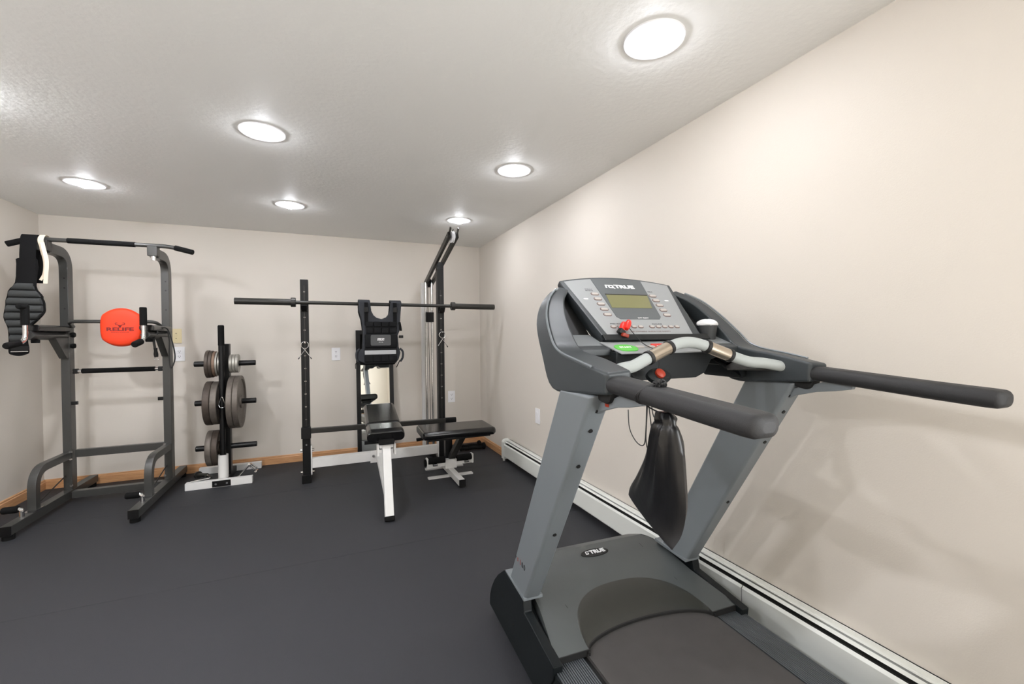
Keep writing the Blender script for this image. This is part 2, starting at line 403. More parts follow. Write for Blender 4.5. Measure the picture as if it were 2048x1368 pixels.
# ================================================================ TREADMILL (local frame: u across, v forward, w up)
T = thing('treadmill', 'large grey treadmill with console, foam handrails and black belt beside the long wall', 'treadmill', (.98, 1.115, 0), -.045, local=True)
mir = lambda pts, s: [(s*u, v, w) for u, v, w in pts]
for s in (-1, 1):
    sp = [(.589, .03), (.583, .075), (.56, .121), (.52, .172), (.473, .217), (.399, .272), (.385, .276), (.206, .266), (.198, .226), (-.031, .200), (-.026, .16), (.02, .085), (.085, .035), (.12, .03)]
    c = part('side_cover', prism([(s*.352, v, w) for v, w in sp], (s*.033, 0, 0)), m_thd, T, bevel=.004)
    for v, w in ((.42, .16), (.3, .12)): part('screw', cyl((s*.384, v, w), (s*.3865, v, w), .006, 10), m_slot, c)
    # upright
    up = [(.355, .262), (.205, .262), (-.247, 1.024), (-.074, 1.024)]
    u1 = part('upright', prism([(s*.318, v, w) for v, w in up], (s*.062, 0, 0)), m_alu, T, bevel=.011, seg=3)
    part('base_collar', prism([(s*.312, v, w) for v, w in ((.385, .268), (.2, .262), (.2, .274), (.385, .28))], (s*.072, 0, 0)), m_alu, u1, bevel=.002)
    for k in (.16, .3, .62):   # bolts on the rear face of the upright
        p = V((s*.349, .205+(-.262-.205)*(1-k), .262+(1.05-.262)*(1-k))); n = V((0, -.86, -.51))
        part('bolt', cyl(p-n*.002, p+n*.003, .006, 12), m_slot, u1)
    # swept console arm
    st = [  # outer-bottom, outer-ridge, inner-edge, inner-bottom
        [(.375, -.30, 1.030), (.375, -.307, 1.082), (.305, -.305, 1.087), (.305, -.30, 1.030)],
        [(.38, -.20, 1.023), (.38, -.19, 1.104), (.30, -.19, 1.110), (.30, -.20, 1.023)],
        [(.378, -.02, 1.016), (.376, -.06, 1.130), (.298, -.065, 1.130), (.30, -.03, 1.016)],
        [(.376, .055, 1.11), (.371, .0, 1.178), (.298, -.005, 1.178), (.30, .045, 1.10)],
        [(.366, .118, 1.205), (.352, .062, 1.24), (.288, .055, 1.238), (.295, .105, 1.19)],
        [(.325, .175, 1.275), (.312, .118, 1.298), (.262, .11, 1.29), (.27, .165, 1.255)],
        [(.262, .23, 1.325), (.25, .175, 1.340), (.215, .165, 1.33), (.22, .22, 1.30)]]
    cols = [cpath([V((s*p[k][0], p[k][1], p[k][2])) for p in st], 5) for k in range(4)]
    arm = part('console_arm', loft([[c[i] for c in cols] for i in range(len(cols[0]))]), m_th, T, bevel=.008, seg=3, smooth=40)
    part('arm_ridge', tube([c*.5+d*.5+V((s*.002, 0, .001)) for c, d in zip(cols[1], cols[1])][3:-2], .0035, 6), m_alu, arm)
    # handrail with foam grip and rounded end
    path = cpath([(s*.341, -.28, 1.056), (s*.341, -.42, 1.046), (s*.341, -.56, 1.036), (s*.341, -.66, 1.030)], 6)
    sc = [1]*len(path)
    for k in (1, 2, 3, 4, 5):
        path.append(V((s*.341, -.672-.018*math.sin(k*math.pi/10), 1.0295-.001*math.sin(k*math.pi/10)))); sc.append(max(.35, math.cos(k*math.pi/10)**.7))
    hr = part('handrail', sweep(path, rrect(.066, .040, .0185, 6), binormal=(0, 0, 1), scale=sc), m_grip, T, smooth=50)
    part('under_boot', prism([(s*.325, v, w) for v, w in ((-.235, 1.03), (-.30, 1.035), (-.29, 1.012), (-.275, 1.005), (-.24, 1.01))], (s*.035, 0, 0)), m_slot, hr, bevel=.006)
    # support strap under the handrail
    stp = [(-.196, .962), (-.239, .983), (-.297, 1.0), (-.35, 1.008), (-.395, 1.018), (-.40, 1.034), (-.342, 1.04), (-.323, 1.033), (-.276, 1.015), (-.21, .997)]
    b = part('support_bracket', prism([(s*.334, v, w) for v, w in stp], (s*.014, 0, 0)), m_alu, T, bevel=.0015)
    part('bracket_bolt', cyl((s*.33, -.215, .982), (s*.353, -.215, .982), .008, 12), m_slot, b)
    if s < 0: part('warning_tag', box((-.3488, -.272, .997), (-.3484, -.256, 1.009)), m_redo, b)
    # ribbed side rail
    bm = box((.262*s if s > 0 else -.378, -1.42, .10), (.378 if s > 0 else -.262, .06, .176))
    rl = part('side_rail', bm, m_thd, T, bevel=.003)
    bm = B()
    for k in range(15):
        u0 = .270+k*.007; a, b2 = sorted((s*u0, s*(u0+.0042))); box((a, -1.4, .176), (b2, .03, .1795), bm)
    part('rail_rib', bm, m_rib, rl, smooth=0)['kind'] = 'stuff'
    part('rear_cap', box((.255*s if s > 0 else -.385, -1.5, .03), (.385 if s > 0 else -.255, -1.4, .185)), m_thd, T, bevel=.015, seg=3)
    part('foot', cyl((s*.32, .45, 0), (s*.32, .45, .035), .025), m_slot, T)
    part('foot', cyl((s*.32, -1.44, 0), (s*.32, -1.44, .035), .025), m_slot, T)
    part('frame_rail', box((.29*s if s > 0 else -.34, -1.42, .05), (.34 if s > 0 else -.29, .4, .11)), m_slot, T)
# hood
def hw_(v): return [(0, .2), (.12, .222), (.25, .245), (.4, .263), (.47, .262), (.52, .247), (.56, .215), (.585, .16), (.592, .1), (.592, .04)]
prof = hw_(0)
def hood_w(v):
    for (a, x), (b, y) in zip(prof, prof[1:]):
        if a <= v <= b and b > a: return x+(y-x)*(v-a)/(b-a)
    return prof[0][1]
def hood_u(v): return .362-.034*min(1, max(0, v/.2))-(.14*((v-.4)/.19)**2 if v > .4 else 0)
AC, AR, AV = .0, .248, .225
NT = 40; rows = []
inner, outer = [], []
for i in range(NT+1):
    th = math.pi*(1-i/NT); c, s = math.cos(th), math.sin(th)
    inner.append((AC+AR*math.copysign(abs(c)**.8, c), AV*s**.9 if s > 1e-9 else 0))
    # outer boundary of the flat top: sides and far edge at v=.47
    ang = math.atan2(s*.47, c*.345); cc, ss = math.cos(ang), math.sin(ang)
    k = min(.5/abs(cc) if abs(cc) > 1e-6 else 9, .47/ss if ss > 1e-6 else 9)
    for _ in range(6):
        v = k*ss; k = min(hood_u(v)/abs(cc) if abs(cc) > 1e-6 else 9, .47/ss if ss > 1e-6 else 9)
    outer.append((k*cc, max(0, k*ss)))
bm = B()
secs = []
for j in range(9):
    t = j/8
    secs.append([bm.verts.new(((1-t)*a[0]+t*b[0], (1-t)*a[1]+t*b[1], hood_w((1-t)*a[1]+t*b[1]))) for a, b in zip(inner, outer)])
for a, b in zip(secs, secs[1:]):
    for i in range(NT): bm.faces.new((a[i], a[i+1], b[i+1], b[i]))
# nose and side skirts
nose = [[V((u, v, w)) for u in [hood_u(v)*(-1+2*k/12) for k in range(13)]] for v, w in prof[4:]]
nr = [[bm.verts.new(p) for p in r] for r in nose]
for a, b in zip(nr, nr[1:]):
    for i in range(12): bm.faces.new((a[i], a[i+1], b[i+1], b[i]))
for s in (-1, 1):
    vs = [k*.592/20 for k in range(21)]
    sk = [[V((s*hood_u(v), v, hood_w(v))) for v in vs], [V((s*hood_u(v), v, .06)) for v in vs]]
    loft(sk, bm, closed=False)
bm_e = [V((-.362, 0, .2)), V((-.25, 0, .2)), V((-.25, 0, .185)), V((-.362, 0, .185))]
hd = part('motor_hood', bm, m_thood, T, smooth=30)
for s in (-1, 1):
    part('hood_lip', box((min(s*.245, s*.37), -.004, .181), (max(s*.245, s*.37), .012, .2)), m_slot, hd)
    part('cover_channel', prism([(s*.328, v, w) for v, w in ((.0, .185), (.2, .19), (.38, .25), (.38, .1), (.0, .1))], (s*.03, 0, 0)), m_th, hd)
    part('hood_groove', loft([[V((s*.235+s*dx, .16, hood_w(.16)+.0006)), V((s*.24+s*dx, .4, hood_w(.4)+.0006))] for dx in (0, .002)], closed=False), m_slot, hd)
# scoop down to the belt
bm = B(); sr = []
for j in range(9):
    t = j/8; row = []
    for i in range(NT+1):
        th = math.pi*(1-i/NT); c, s = math.cos(th), max(0, math.sin(th))
        a = inner[i]; b = (AC+.252*math.cos(th), -.012+.082*s)
        e = t*t*(3-2*t)
        row.append(bm.verts.new(((1-t)*a[0]+t*b[0], (1-t)*a[1]+t*b[1], (1-e)*hood_w(a[1])+e*.196)))
    sr.append(row)
for a, b in zip(sr, sr[1:]):
    for i in range(NT): bm.faces.new((a[i], a[i+1], b[i+1], b[i]))
sc_ = part('belt_scoop', bm, m_scoop, hd, smooth=50)
part('scoop_lip', sweep([V((AC+.252*math.cos(math.pi*(1-i/NT)), -.012+.082*max(0, math.sin(math.pi*(1-i/NT))), .191)) for i in range(NT+1)], rrect(.006, .012, .002, 2), binormal=(0, 0, 1)), m_slot, sc_)
# belt over two rollers
bp = [(.12, .187), (-1.42, .187), (-1.455, .178), (-1.468, .15), (-1.455, .118), (-1.42, .105), (.12, .105)]
part('tread_belt', loft([[V((u, v, w)) for v, w in bp] for u in (-.255, .255)]), m_tb, T)
part('belt_edge_gap', box((-.2625, -1.4, .09), (.2625, .1, .175)), m_slot, T)
# oval emblem with the maker's lettering
o = V((.018, .40, hood_w(.4)+.001))
bm = lathe([(0, -.3), (1, -.3), (1, .1), (.93, .2), (.9, .12), (0, .12)], (0, 0, 0), (0, 0, 1), 40)
bm.transform(Matrix.Translation(o) @ Matrix.Rotation(math.atan2(.018, .15), 4, 'X') @ Matrix.Diagonal((.064, .024, .01, 1)))
em = part('emblem', bm, m_slot, hd)
part('emblem_letters', text_bm('TRUE', .03, o+V((.012, 0, .0032)), (1, 0, 0), (0, 1, .12), .0012, width=.07, bold=.0006), m_plw, em)
bm = prism([(o.x-.045, o.y-.009, o.z+.002), (o.x-.032, o.y-.009, o.z+.002), (o.x-.028, o.y+.009, o.z+.004), (o.x-.041, o.y+.009, o.z+.004)], (0, 0, .0012))
part('emblem_mark', bm, m_plw, em)
part('emblem_mark_hole', cyl((o.x-.0365, o.y, o.z+.002), (o.x-.0365, o.y, o.z+.0056), .0045, 12), m_slot, em)
# model lettering on the outer face of the near upright
for ch, k, m in (('P', 0, m_prk), ('S', 1, m_redo), ('1', 2, m_redo), ('0', 3, m_prk), ('0', 4, m_prk)):
    sz = .019 if k < 2 else .028
    part('model_letter', text_bm(ch, sz, (-.3806, .279-.019*k-(0.004 if k > 1 else 0), .378), (0, -1, -.08), (0, -.08, 1), .0004), m, T)

# console: panel frame measured along a tilted axis (s across, t down the face)
PA = V((0, .200, 1.3635)); PT = V((0, -.72104, -.6929)); PN = V((0, -.6929, .72104))
def pp(u, t, n=0): return PA+V((u, 0, 0))+PT*t+PN*n
def pquad(pts, n0, n1): return loft([[pp(u, t, n) for u, t in pts] for n in (n0, n1)])
arch = [(-.24+.48*k/16, -.034*(1-((k-8)/8)**2)) for k in range(17)]
outl = arch+[(.200, .283), (-.192, .292)]
cb = part('console_body', loft([[pp(u*.93, t*.97+.006, -.055) for u, t in outl], [pp(u, t, -.02) for u, t in outl], [pp(u, t, .0) for u, t in outl]]), m_th, T, bevel=.005)
arch2 = [(-.223+.446*k/16, .006-.028*(1-((k-8)/8)**2)) for k in range(17)]
part('console_face', loft([[pp(u, t, n) for u, t in arch2+[(.164, .277), (-.173, .284)]] for n in (-.002, .0012)]), m_face, cb)
sa = [(-.107+.216*k/8, .006-.028*(1-((-.107+.216*k/8)/.223)**2)) for k in range(9)]
stripe = part('centre_stripe', pquad(sa+[(.082, .192), (.07, .204), (-.087, .204), (-.099, .192)], .0012, .0022), m_stripe, cb)
part('display', pquad([(-.085, .075), (.090, .075), (.072, .146), (-.094, .146)], .0022, .003), m_lcd, stripe)
part('display_shadow_line', pquad([(-.087, .071), (.092, .071), (.090, .0755), (-.085, .0755)], .0022, .0034), m_slot, stripe)
part('logo_letters', text_bm('TRUE', .025, pp(.016, .027, .0024), (1, 0, 0), -PT, .0008, width=.085, bold=.0012), m_prw, stripe)
part('logo_mark', pquad([(-.064, .018), (-.050, .018), (-.0515, .0225), (-.058, .0225), (-.0605, .036), (-.0665, .036)], .0022, .003), m_prw, stripe)
bm = B(); ro, ri = rrect(.022, .018, .004, 3), rrect(.010, .008, .002, 3)
q0 = [[pp(-.0415+x, .027+y, n) for x, y in rr_] for rr_, n in ((ro, .0022), (ro, .003), (ri, .003), (ri, .0022))]
part('logo_mark', loft(q0, bm, cap=False), m_prw, stripe)
part('logo_mark', pquad([(-.038, .030), (-.033, .030), (-.026, .038), (-.032, .038)], .0022, .003), m_prw, stripe)
part('model_line', text_bm('SOFT SELECT', .0075, pp(.005, .198, .0024), (1, 0, 0), -PT, .0003), m_prw, stripe)
def button(u, t, w_, h_, par, m=m_btn):
    b = part('button_rim', loft([[pp(u+x, t+y, n) for x, y in rrect(w_+.004, h_+.004, h_/2+.0019, 4)] for n in (.001, .0022)]), m_btnr, par)
    part('button_cap', loft([[pp(u+x, t+y, n) for x, y in rrect(w_*k, h_*k, h_*k/2-.0001, 4)] for k, n in ((1, .0022), (.92, .0042))]), m, b)
for k in range(5):
    button(-.128, .072+.0273*k, .028, .011, cb); button(.1155, .0745+.0266*k, .028, .012, cb)
    button(-.135+.0265*k, .2415, .017, .009, cb); button(.016+.026*k, .2415, .017, .009, cb)
for sx in (-.175, .163): part('speaker_dot', loft([[pp(sx+x, .1+y, n) for x, y in rrect(.018, .006, .0029, 4)] for n in (.001, .002)]), m_prw, cb)
for u, t, tx, wd in ((-.142, .046, 'WORKOUT', .03), (-.142, .054, 'PROGRAMS', .03), (.118, .05, 'DISPLAY', .022), (-.115, .2265, 'SPEED SELECT', .05), (.045, .2275, 'INCLINE', .04), (-.0, .264, 'SEE OWNERS GUIDE FOR SAFETY', .16)):
    part('print', text_bm(tx, .0065, pp(u, t, .0013), (1, 0, 0), -PT, .0002, width=wd), m_prk if t < .26 else m_btnr, cb)
# ledge under the panel, control strip and under-cowl
lp = [V((0, -.004, 1.166)), V((0, -.024, 1.152)), V((0, -.03, 1.156)), V((0, -.012, 1.174))]
part('ledge_lip', loft([[p+V((u, 0, 0)) for p in lp] for u in (-.2, .215)]), m_thd, cb, bevel=.002)
cs = [(-.215, -.02, 1.150), (.215, -.02, 1.150), (.2, -.112, 1.119), (-.2, -.112, 1.119)]
strip = part('control_strip', loft([[V(p)-V((0, 0, .004)) for p in cs], [V(p) for p in cs]]), m_face, cb, bevel=.001)
SN = V((0, -.318, .948)); SP = lambda u, v, n=0: V((u, v, 1.150+(v+.02)*(.031/.092)))+SN*n
SD = V((0, -.948, -.318))
def splate(c, w_, h_, n0, n1, r): return loft([[SP(c[0], c[1])+V((x, 0, 0))+SD*y+SN*n for x, y in rrect(w_, h_, r, 5)] for n in (n0, n1)])
part('start_button', splate((-.158, -.075), .075, .052, .0, .002, .025), m_grn, strip)
part('start_letters', text_bm('START', .016, SP(-.158, -.073, .0022), (1, 0, 0), -SD, .0003, width=.042, bold=.0004), m_prw, strip)
part('stop_button', splate((-.022, -.07), .06, .05, .0, .002, .01), m_red, strip)
part('stop_letters', text_bm('STOP', .016, SP(-.022, -.07, .0022), (1, 0, 0), -SD, .0003, width=.036, bold=.0004), m_prw, strip)
for du in (-.105, -.066): part('arrow_button', splate((du, -.07), .03, .018, 0, .003, .008), m_btn, strip)
# cowl: fascia with a raised arch on either side
fas = [(-.30, 1.062), (-.295, 1.03), (-.25, 1.03), (-.205, 1.06), (-.17, 1.062), (-.15, 1.045), (-.12, 1.035), (.085, 1.036), (.12, 1.05), (.145, 1.09), (.19, 1.103), (.225, 1.09), (.26, 1.04), (.275, 1.024), (.295, 1.03), (.30, 1.062), (.212, 1.07), (.21, 1.122), (-.21, 1.122), (-.212, 1.07)]
cw = part('under_cowl', prism([(u, -.10, w) for u, w in fas], (0, .16, 0)), m_thd, cb, bevel=.004)
# side trays and hand wells
for s in (-1, 1):
    tr = part('side_tray', loft([[V((s*u, v, w-d)) for u, v, w in ((.205, .055, 1.172), (.305, .055, 1.172), (.305, -.035, 1.140), (.205, -.035, 1.140))] for d in (.006, 0)]), m_tray, cb)
    part('tray_back', loft([[V((s*u, v, w)) for u, v, w in ((.19, .06, 1.15), (.315, .06, 1.15), (.262, .19, 1.31), (.21, .19, 1.31))], [V((s*u, v+.01, w)) for u, v, w in ((.19, .06, 1.15), (.315, .06, 1.15), (.262, .19, 1.31), (.21, .19, 1.31))]]), m_slot, cb)
    part('well_floor', loft([[V((s*u, v, w-d)) for u, v, w in ((.2, -.05, 1.09), (.305, -.05, 1.09), (.305, -.2, 1.06), (.2, -.11, 1.06))] for d in (.004, 0)]), m_slot, cb)
    part('well_rim', loft([[V((s*u, v, w-d)) for u, v, w in ((.2, -.035, 1.140), (.305, -.035, 1.140), (.305, -.062, 1.13), (.2, -.068, 1.13))] for d in (.02, 0)]), m_th, cb, bevel=.003)
# heart-rate crossbar
hp = cpath([(-.335, -.228, 1.064), (-.262, -.195, 1.080), (-.21, -.18, 1.086), (-.155, -.168, 1.104), (-.06, -.156, 1.137), (-.02, -.153, 1.146), (.02, -.153, 1.146), (.06, -.156, 1.137), (.155, -.168, 1.104), (.21, -.18, 1.086), (.262, -.195, 1.080), (.335, -.228, 1.064)], 6)
cr_ = part('crossbar', tube(hp, .0165, 16), m_gl, T)
for s in (-1, 1):
    a, b = V((s*.150, -.167, 1.1055)), V((s*.068, -.157, 1.1345))
    part('pulse_sensor', cyl(a, b, .0185, 18), m_sens, cr_)
    part('sensor_gap', loft([[p+V((0, x, z)) for x, z in ((-.013, -.013), (-.0145, -.0115), (.0145, -.0115), (.013, -.0145))] for p in (a*.98+b*.02, a*.02+b*.98)]), m_slot, cr_)
    for p, q in ((a, b), (b, a)):
        d = (q-p).normalized()
        part('sensor_collar', lathe([(.0165, -.004), (.0205, -.003), (.0205, .007), (.0165, .008)], p, d, 18), m_slot, cr_)
# emergency stop magnet holder below the crossbar
bm = lathe([(0, 0), (.03, 0), (.03, .012), (.022, .018), (0, .018)], (0, 0, 0), (0, 0, 1), 20)
bm.transform(Matrix.Translation((-.118, -.165, 1.05)) @ Matrix.Rotation(.9, 4, 'X') @ Matrix.Diagonal((1.3, .8, 1, 1)))
eh = part('stop_switch_housing', bm, m_thd, T)
bm = lathe([(0, 0), (.018, 0), (.018, .014), (.012, .02), (0, .021)], (0, 0, 0), (0, 0, 1), 16)
bm.transform(Matrix.Translation((-.122, -.178, 1.060)) @ Matrix.Rotation(.9, 4, 'X') @ Matrix.Diagonal((.8, .8, .6, 1)))
part('stop_switch', bm, m_redo, eh)
TM = Matrix.Translation((.98, 1.115, 0)) @ Matrix.Rotation(-.045, 4, 'Z')
W = lambda *p: TM @ V(p)

TREAD = T
# safety clip on the panel
k0 = V(pp(-.112, .262, .012)); t = thing('safety_clip', 'red plastic safety clip with a black cord clipped to the treadmill console', 'clip', W(*k0))
for du, nn in ((-.007, .012), (.008, .02)):
    bm = lathe([(0, -.02), (.007, -.017), (.01, -.006), (.0105, .008), (.008, .02), (.004, .024), (0, .025)], (0, 0, 0), (0, 0, 1), 14)
    bm.transform(TM @ Matrix.Translation(pp(-.105+du, .255, nn)) @ Matrix.Rotation(.75, 4, 'Y') @ Matrix.Rotation(-.5, 4, 'X'))
    part('clip_jaw', bm, m_red, t)
bm = cbox((0, 0, 0), (.022, .02, .018)); bm.transform(TM @ Matrix.Translation(pp(-.128, .276, .012)) @ Matrix.Rotation(.7, 4, 'Y'))
part('clip_hinge', bm, m_slot, t, bevel=.004)
bm = cbox((0, 0, 0), (.024, .014, .012)); bm.transform(TM @ Matrix.Translation(pp(-.122, .292, .012)) @ Matrix.Rotation(.3, 4, 'Y'))
part('clip_tail', bm, m_redo, t, bevel=.003)
part('clip_cord', tube(cpath([W(*pp(-.095, .268, .018)), W(-.088, -.06, 1.146), W(-.082, -.115, 1.124), W(-.1, -.15, 1.10), W(-.118, -.172, 1.078)], 5), .0013, 6), m_cord, t)
# cup with a white cloth in the far side tray
c0 = V((.252, .025, 1.140)); t = thing('tumbler', 'dark tumbler stuffed with a white cloth in the treadmill cup holder', 'cup', W(*c0))
part('cup_body', lathe([(0, 0), (.026, 0), (.034, .062), (.031, .062), (.029, .05), (0, .05)], W(*c0), (0, 0, 1), 28), m_cup, t)
bm = B(); bmesh.ops.create_uvsphere(bm, u_segments=28, v_segments=16, radius=1)
for v in bm.verts:
    a = math.atan2(v.co.y, v.co.x); k = 1+.05*math.sin(5*a+3*v.co.z)+.04*math.sin(9*a+1)
    v.co = V((v.co.x*.035*k, v.co.y*.035*k, v.co.z*.016*(1+.15*math.sin(4*a))))
bm.transform(Matrix.Translation(W(c0.x, c0.y, c0.z+.067)))
part('folded_cloth', bm, m_tow, t, smooth=60)

# drawstring bag on the near handrail
t = thing('drawstring_bag', 'black satin drawstring bag hanging from the treadmill handrail', 'bag', W(-.34, -.45, .74))
bag = B(); rows = []
spec_ = [  # left edge, right edge, thickness
    ((-.345, -.438, 1.014), (-.335, -.470, 1.016), .010), ((-.338, -.430, 1.002), (-.336, -.482, 1.004), .018), ((-.336, -.424, .992), (-.338, -.486, .992), .014), ((-.334, -.414, .980), (-.338, -.494, .98), .02),
    ((-.322, -.395, .95), (-.335, -.500, .945), .026), ((-.31, -.365, .9), (-.332, -.503, .89), .028), ((-.292, -.31, .845), (-.330, -.505, .83), .024), ((-.272, -.25, .79), (-.337, -.501, .785), .016), ((-.262, -.228, .762), (-.350, -.492, .757), .008), ((-.262, -.228, .76), (-.351, -.49, .754), .002)]
for a, b, th in spec_:
    a, b = V(a), V(b); d = (b-a); n = V((d.y, -d.x, 0)).normalized(); row = []
    NU = 22
    for side in (1, -1):
        for k in range(NU):
            q = k/NU if side == 1 else 1-k/NU
            bul = math.sin(math.pi*q)**.6 if 0 < q < 1 else 0
            fold = (.55*math.sin(q*19+len(rows)*.4)+.35*math.sin(q*33+len(rows)*1.1))*max(.25, 1-len(rows)*.1)
            row.append(a+d*q+n*side*th*bul*(1+.5*fold*(1 if len(rows) < 7 else .3)))
    rows.append([TM @ p for p in row])
cols = [cpath([r[i] for r in rows], 4) for i in range(len(rows[0]))]
part('bag_body', loft([[c[i] for c in cols] for i in range(len(cols[0]))], bag), m_bag, t, smooth=60)
bm = B()
for a in range(3): sweep([W(-.341+.034*math.cos(q), -.414-.004*a-.012*math.sin(q)+.003*math.sin(q*2+a), 1.0455+.0215*math.sin(q)) for q in [2*math.pi*k/24 for k in range(24)]], circ(6, .0022), closed=True, bm=bm)
part('drawstring_loop', bm, m_cord, t)
bm = B()
for a in range(5):
    q = random.random()*6; sweep(cpath([W(-.335+.012*math.cos(q+k*1.9+a), -.440-.010*math.sin(q+k*2.3), 1.070+.007*math.sin(k*2.7+a)) for k in range(5)], 5, True), circ(6, .0024), closed=True, bm=bm)
part('drawstring_knot', bm, m_cord, t)
bm = B(); sweep(cpath([W(-.35, -.415, 1.022), W(-.345, -.43, 1.016), W(-.342, -.45, 1.012)], 4), circ(6, .0016), bm=bm)
sweep(cpath([W(-.335, -.412, 1.022), W(-.335, -.418, 1.0), W(-.33, -.43, .985)], 4), circ(6, .0012), bm=bm)
sweep(cpath([W(-.342, -.34, 1.002), W(-.342, -.345, .96), W(-.342, -.37, .935), W(-.342, -.395, .935), W(-.342, -.402, .97), W(-.342, -.405, 1.022)], 5), circ(6, .0012), bm=bm)
sweep(cpath([W(-.342, -.408, 1.022), W(-.342, -.402, .95), W(-.342, -.41, .928), W(-.34, -.42, .95), W(-.342, -.412, 1.022)], 5), circ(6, .0012), bm=bm)
part('drawstring', bm, m_cord, t)
# mains lead of the treadmill and a slack white wire by the wall
iT = TM.inverted()
part('power_cord', tube([iT @ p for p in cpath([(1.37, 1.40, .42), (1.452, 1.389, .36), (1.454, 1.39, .25), (1.452, 1.393, .12), (1.45, 1.45, .03), (1.46, 1.7, .006)], 6)], .0045, 8), m_cord, TREAD, label='black power cord')
solo('loose_wire', tube(cpath([(1.568, 1.40, .56), (1.562, 1.352, .52), (1.562, 1.348, .47), (1.562, 1.375, .455), (1.564, 1.41, .47), (1.568, 1.405, .54)], 6), .0022, 6), m_plw, 'thin white wire loop on the wall behind the treadmill upright', 'wire', (1.568, 1.4, .56))

# ================================================================ DIP / PULL-UP TOWER
T = thing('power_tower', 'dark grey pull-up and dip tower with an orange back pad in the room corner', 'exercise tower', (-1.44, 4.0, 0))
YU = 4.175                                  # uprights
for x, s in ((-1.742, -1), (-1.15, 1)):
    rail = part('base_rail', box((x-.027, 3.47, .03), (x+.027, 4.52, .085)), m_steel, T, bevel=.003)
    part('rail_end_plug', box((x-.0275, 3.464, .029), (x+.0275, 3.472, .086)), m_blk, rail, bevel=.002)
    part('rubber_foot', cyl((x, 3.5, 0), (x, 3.5, .032), .028), m_foam, rail)
    part('rubber_foot', cyl((x, 4.48, 0), (x, 4.48, .032), .028), m_foam, rail)
    # upright with forward gooseneck
    neck = rpath([(x, YU, .085), (x, YU, 1.80), (x, 3.93, 1.80)], .19, 10)
    up = part('upright', sweep(neck, rrect(.07, .05, .004, 2), binormal=(1, 0, 0)), m_steel, T)
    for z in (1.22, 1.40, 1.55, 1.62): part('adjusting_hole', cyl((x+.005, YU-.0345, z), (x+.005, YU-.036, z), .006, 10), m_slot, up)
    part('neck_clamp', box((x-.03, 3.885, 1.775), (x+.03, 3.945, 1.845)), m_blk2, up, bevel=.004)
    part('clamp_nut', cyl((x, 3.91, 1.745), (x, 3.91, 1.778), .016, 8), m_chr, up)
    part('clamp_bolt', cyl((x, 3.915, 1.845), (x, 3.915, 1.862), .008, 8), m_chr, up)
    for z in (.115, .36, .31): part('bolt_head', cyl((x+s*-.02, YU-.034, z), (x+s*-.02, YU-.044, z), .009, 8), m_chr, up)
    # curved brace from rail to upright
    br = rpath([(x, 3.745, .085), (x, 3.745, .335), (x, YU-.03, .335)], .17, 8)
    b = part('curved_brace', sweep(br, rrect(.05, .044, .004, 2), binormal=(1, 0, 0)), m_steel, T)
    part('brace_flange', box((x-.027, 3.68, .085), (x+.027, 3.80, .090)), m_chr, b)
    # push-up grip
    g = part('push_up_post', tube(rpath([(x, 3.625, .085), (x, 3.625, .135), (x-.08, 3.63, .135)], .02, 5), .012, 10), m_chr, T)
    part('push_up_grip', lathe([(0, 0), (.019, .003), (.021, .01), (.021, .07), (.018, .078), (0, .08)], (x-.012, 3.626, .135), (-1, .03, 0), 16), m_foam, g)
    # dip arm with elbow pad
    am = part('dip_arm', sweep([(x, YU-.02, 1.205), (x, 3.73, 1.205)], rrect(.045, .045, .006, 2)), m_steel, T)
    part('arm_gusset', prism([(x-.022, YU-.03, 1.19), (x-.022, YU-.03, 1.04), (x-.022, YU-.06, 1.04), (x-.022, YU-.2, 1.19)], (.044, 0, 0)), m_steel, am, bevel=.003)
    part('elbow_pad', sweep([(x, YU-.04, 1.253), (x, 3.755, 1.253)], rrect(.042, .085, .016, 3), binormal=(1, 0, 0)), m_vinyl, am, bevel=.004)
    part('star_knob', lathe([(0, 0), (.02, .0), (.022, .006), (.022, .02), (.016, .024), (0, .024)], (x, 3.80, 1.155), (0, 0, 1), 10), m_foam, am)
    part('knob_stem', cyl((x, 3.80, 1.175), (x, 3.80, 1.2), .008, 8), m_chr, am)
    hd = part('dip_handle', tube(rpath([(x, 3.70, 1.385), (x, 3.70, 1.165), (x+(-.02 if s < 0 else -.0), 3.56, 1.14)], .05, 6), .013, 12), m_chr, am)
    part('handle_grip', lathe([(0, 0), (.02, 0), (.0205, .004), (.0205, .118), (.018, .124), (0, .125)], (x, 3.70, 1.268), (0, 0, 1), 16), m_foam, hd)
    part('lower_grip', lathe([(0, 0), (.0205, 0), (.0205, .085), (.016, .094), (0, .095)], (x+(-.006 if s < 0 else 0), 3.645, 1.157), (-.15 if s < 0 else -.05, -1, -.2), 16), m_foam, hd)
    if s < 0: part('top_grip', lathe([(0, 0), (.016, .002), (.019, .01), (.019, .06), (.014, .07), (0, .072)], (x, 3.72, 1.385), (-.1, -1, 0), 16), m_foam, hd)
    part('bar_rest_hook', box((x-s*.027, YU-.03, .70), (x-s*.06, YU-.012, .725)) if s > 0 else box((x+.027, YU-.03, .70), (x+.06, YU-.012, .725)), m_blk, up, bevel=.002)
    part('knob', lathe([(0, 0), (.016, 0), (.018, .008), (.018, .022), (0, .024)], (x-s*.025, YU-.01, 1.13), (-s, 0, 0), 8), m_foam, up)
    part('knob', lathe([(0, 0), (.016, 0), (.018, .008), (.018, .022), (0, .024)], (x-s*.025, YU-.01, 1.21), (-s, 0, 0), 8), m_foam, up)
    part('diagonal_rod', cyl((x-.01, 3.75, .09), (x-.01, YU-.04, .19), .004, 8), m_blk2, up)
part('cross_beam', box((-1.703, YU-.028, .315), (-1.175, YU+.01, .37)), m_steel, T, bevel=.003)
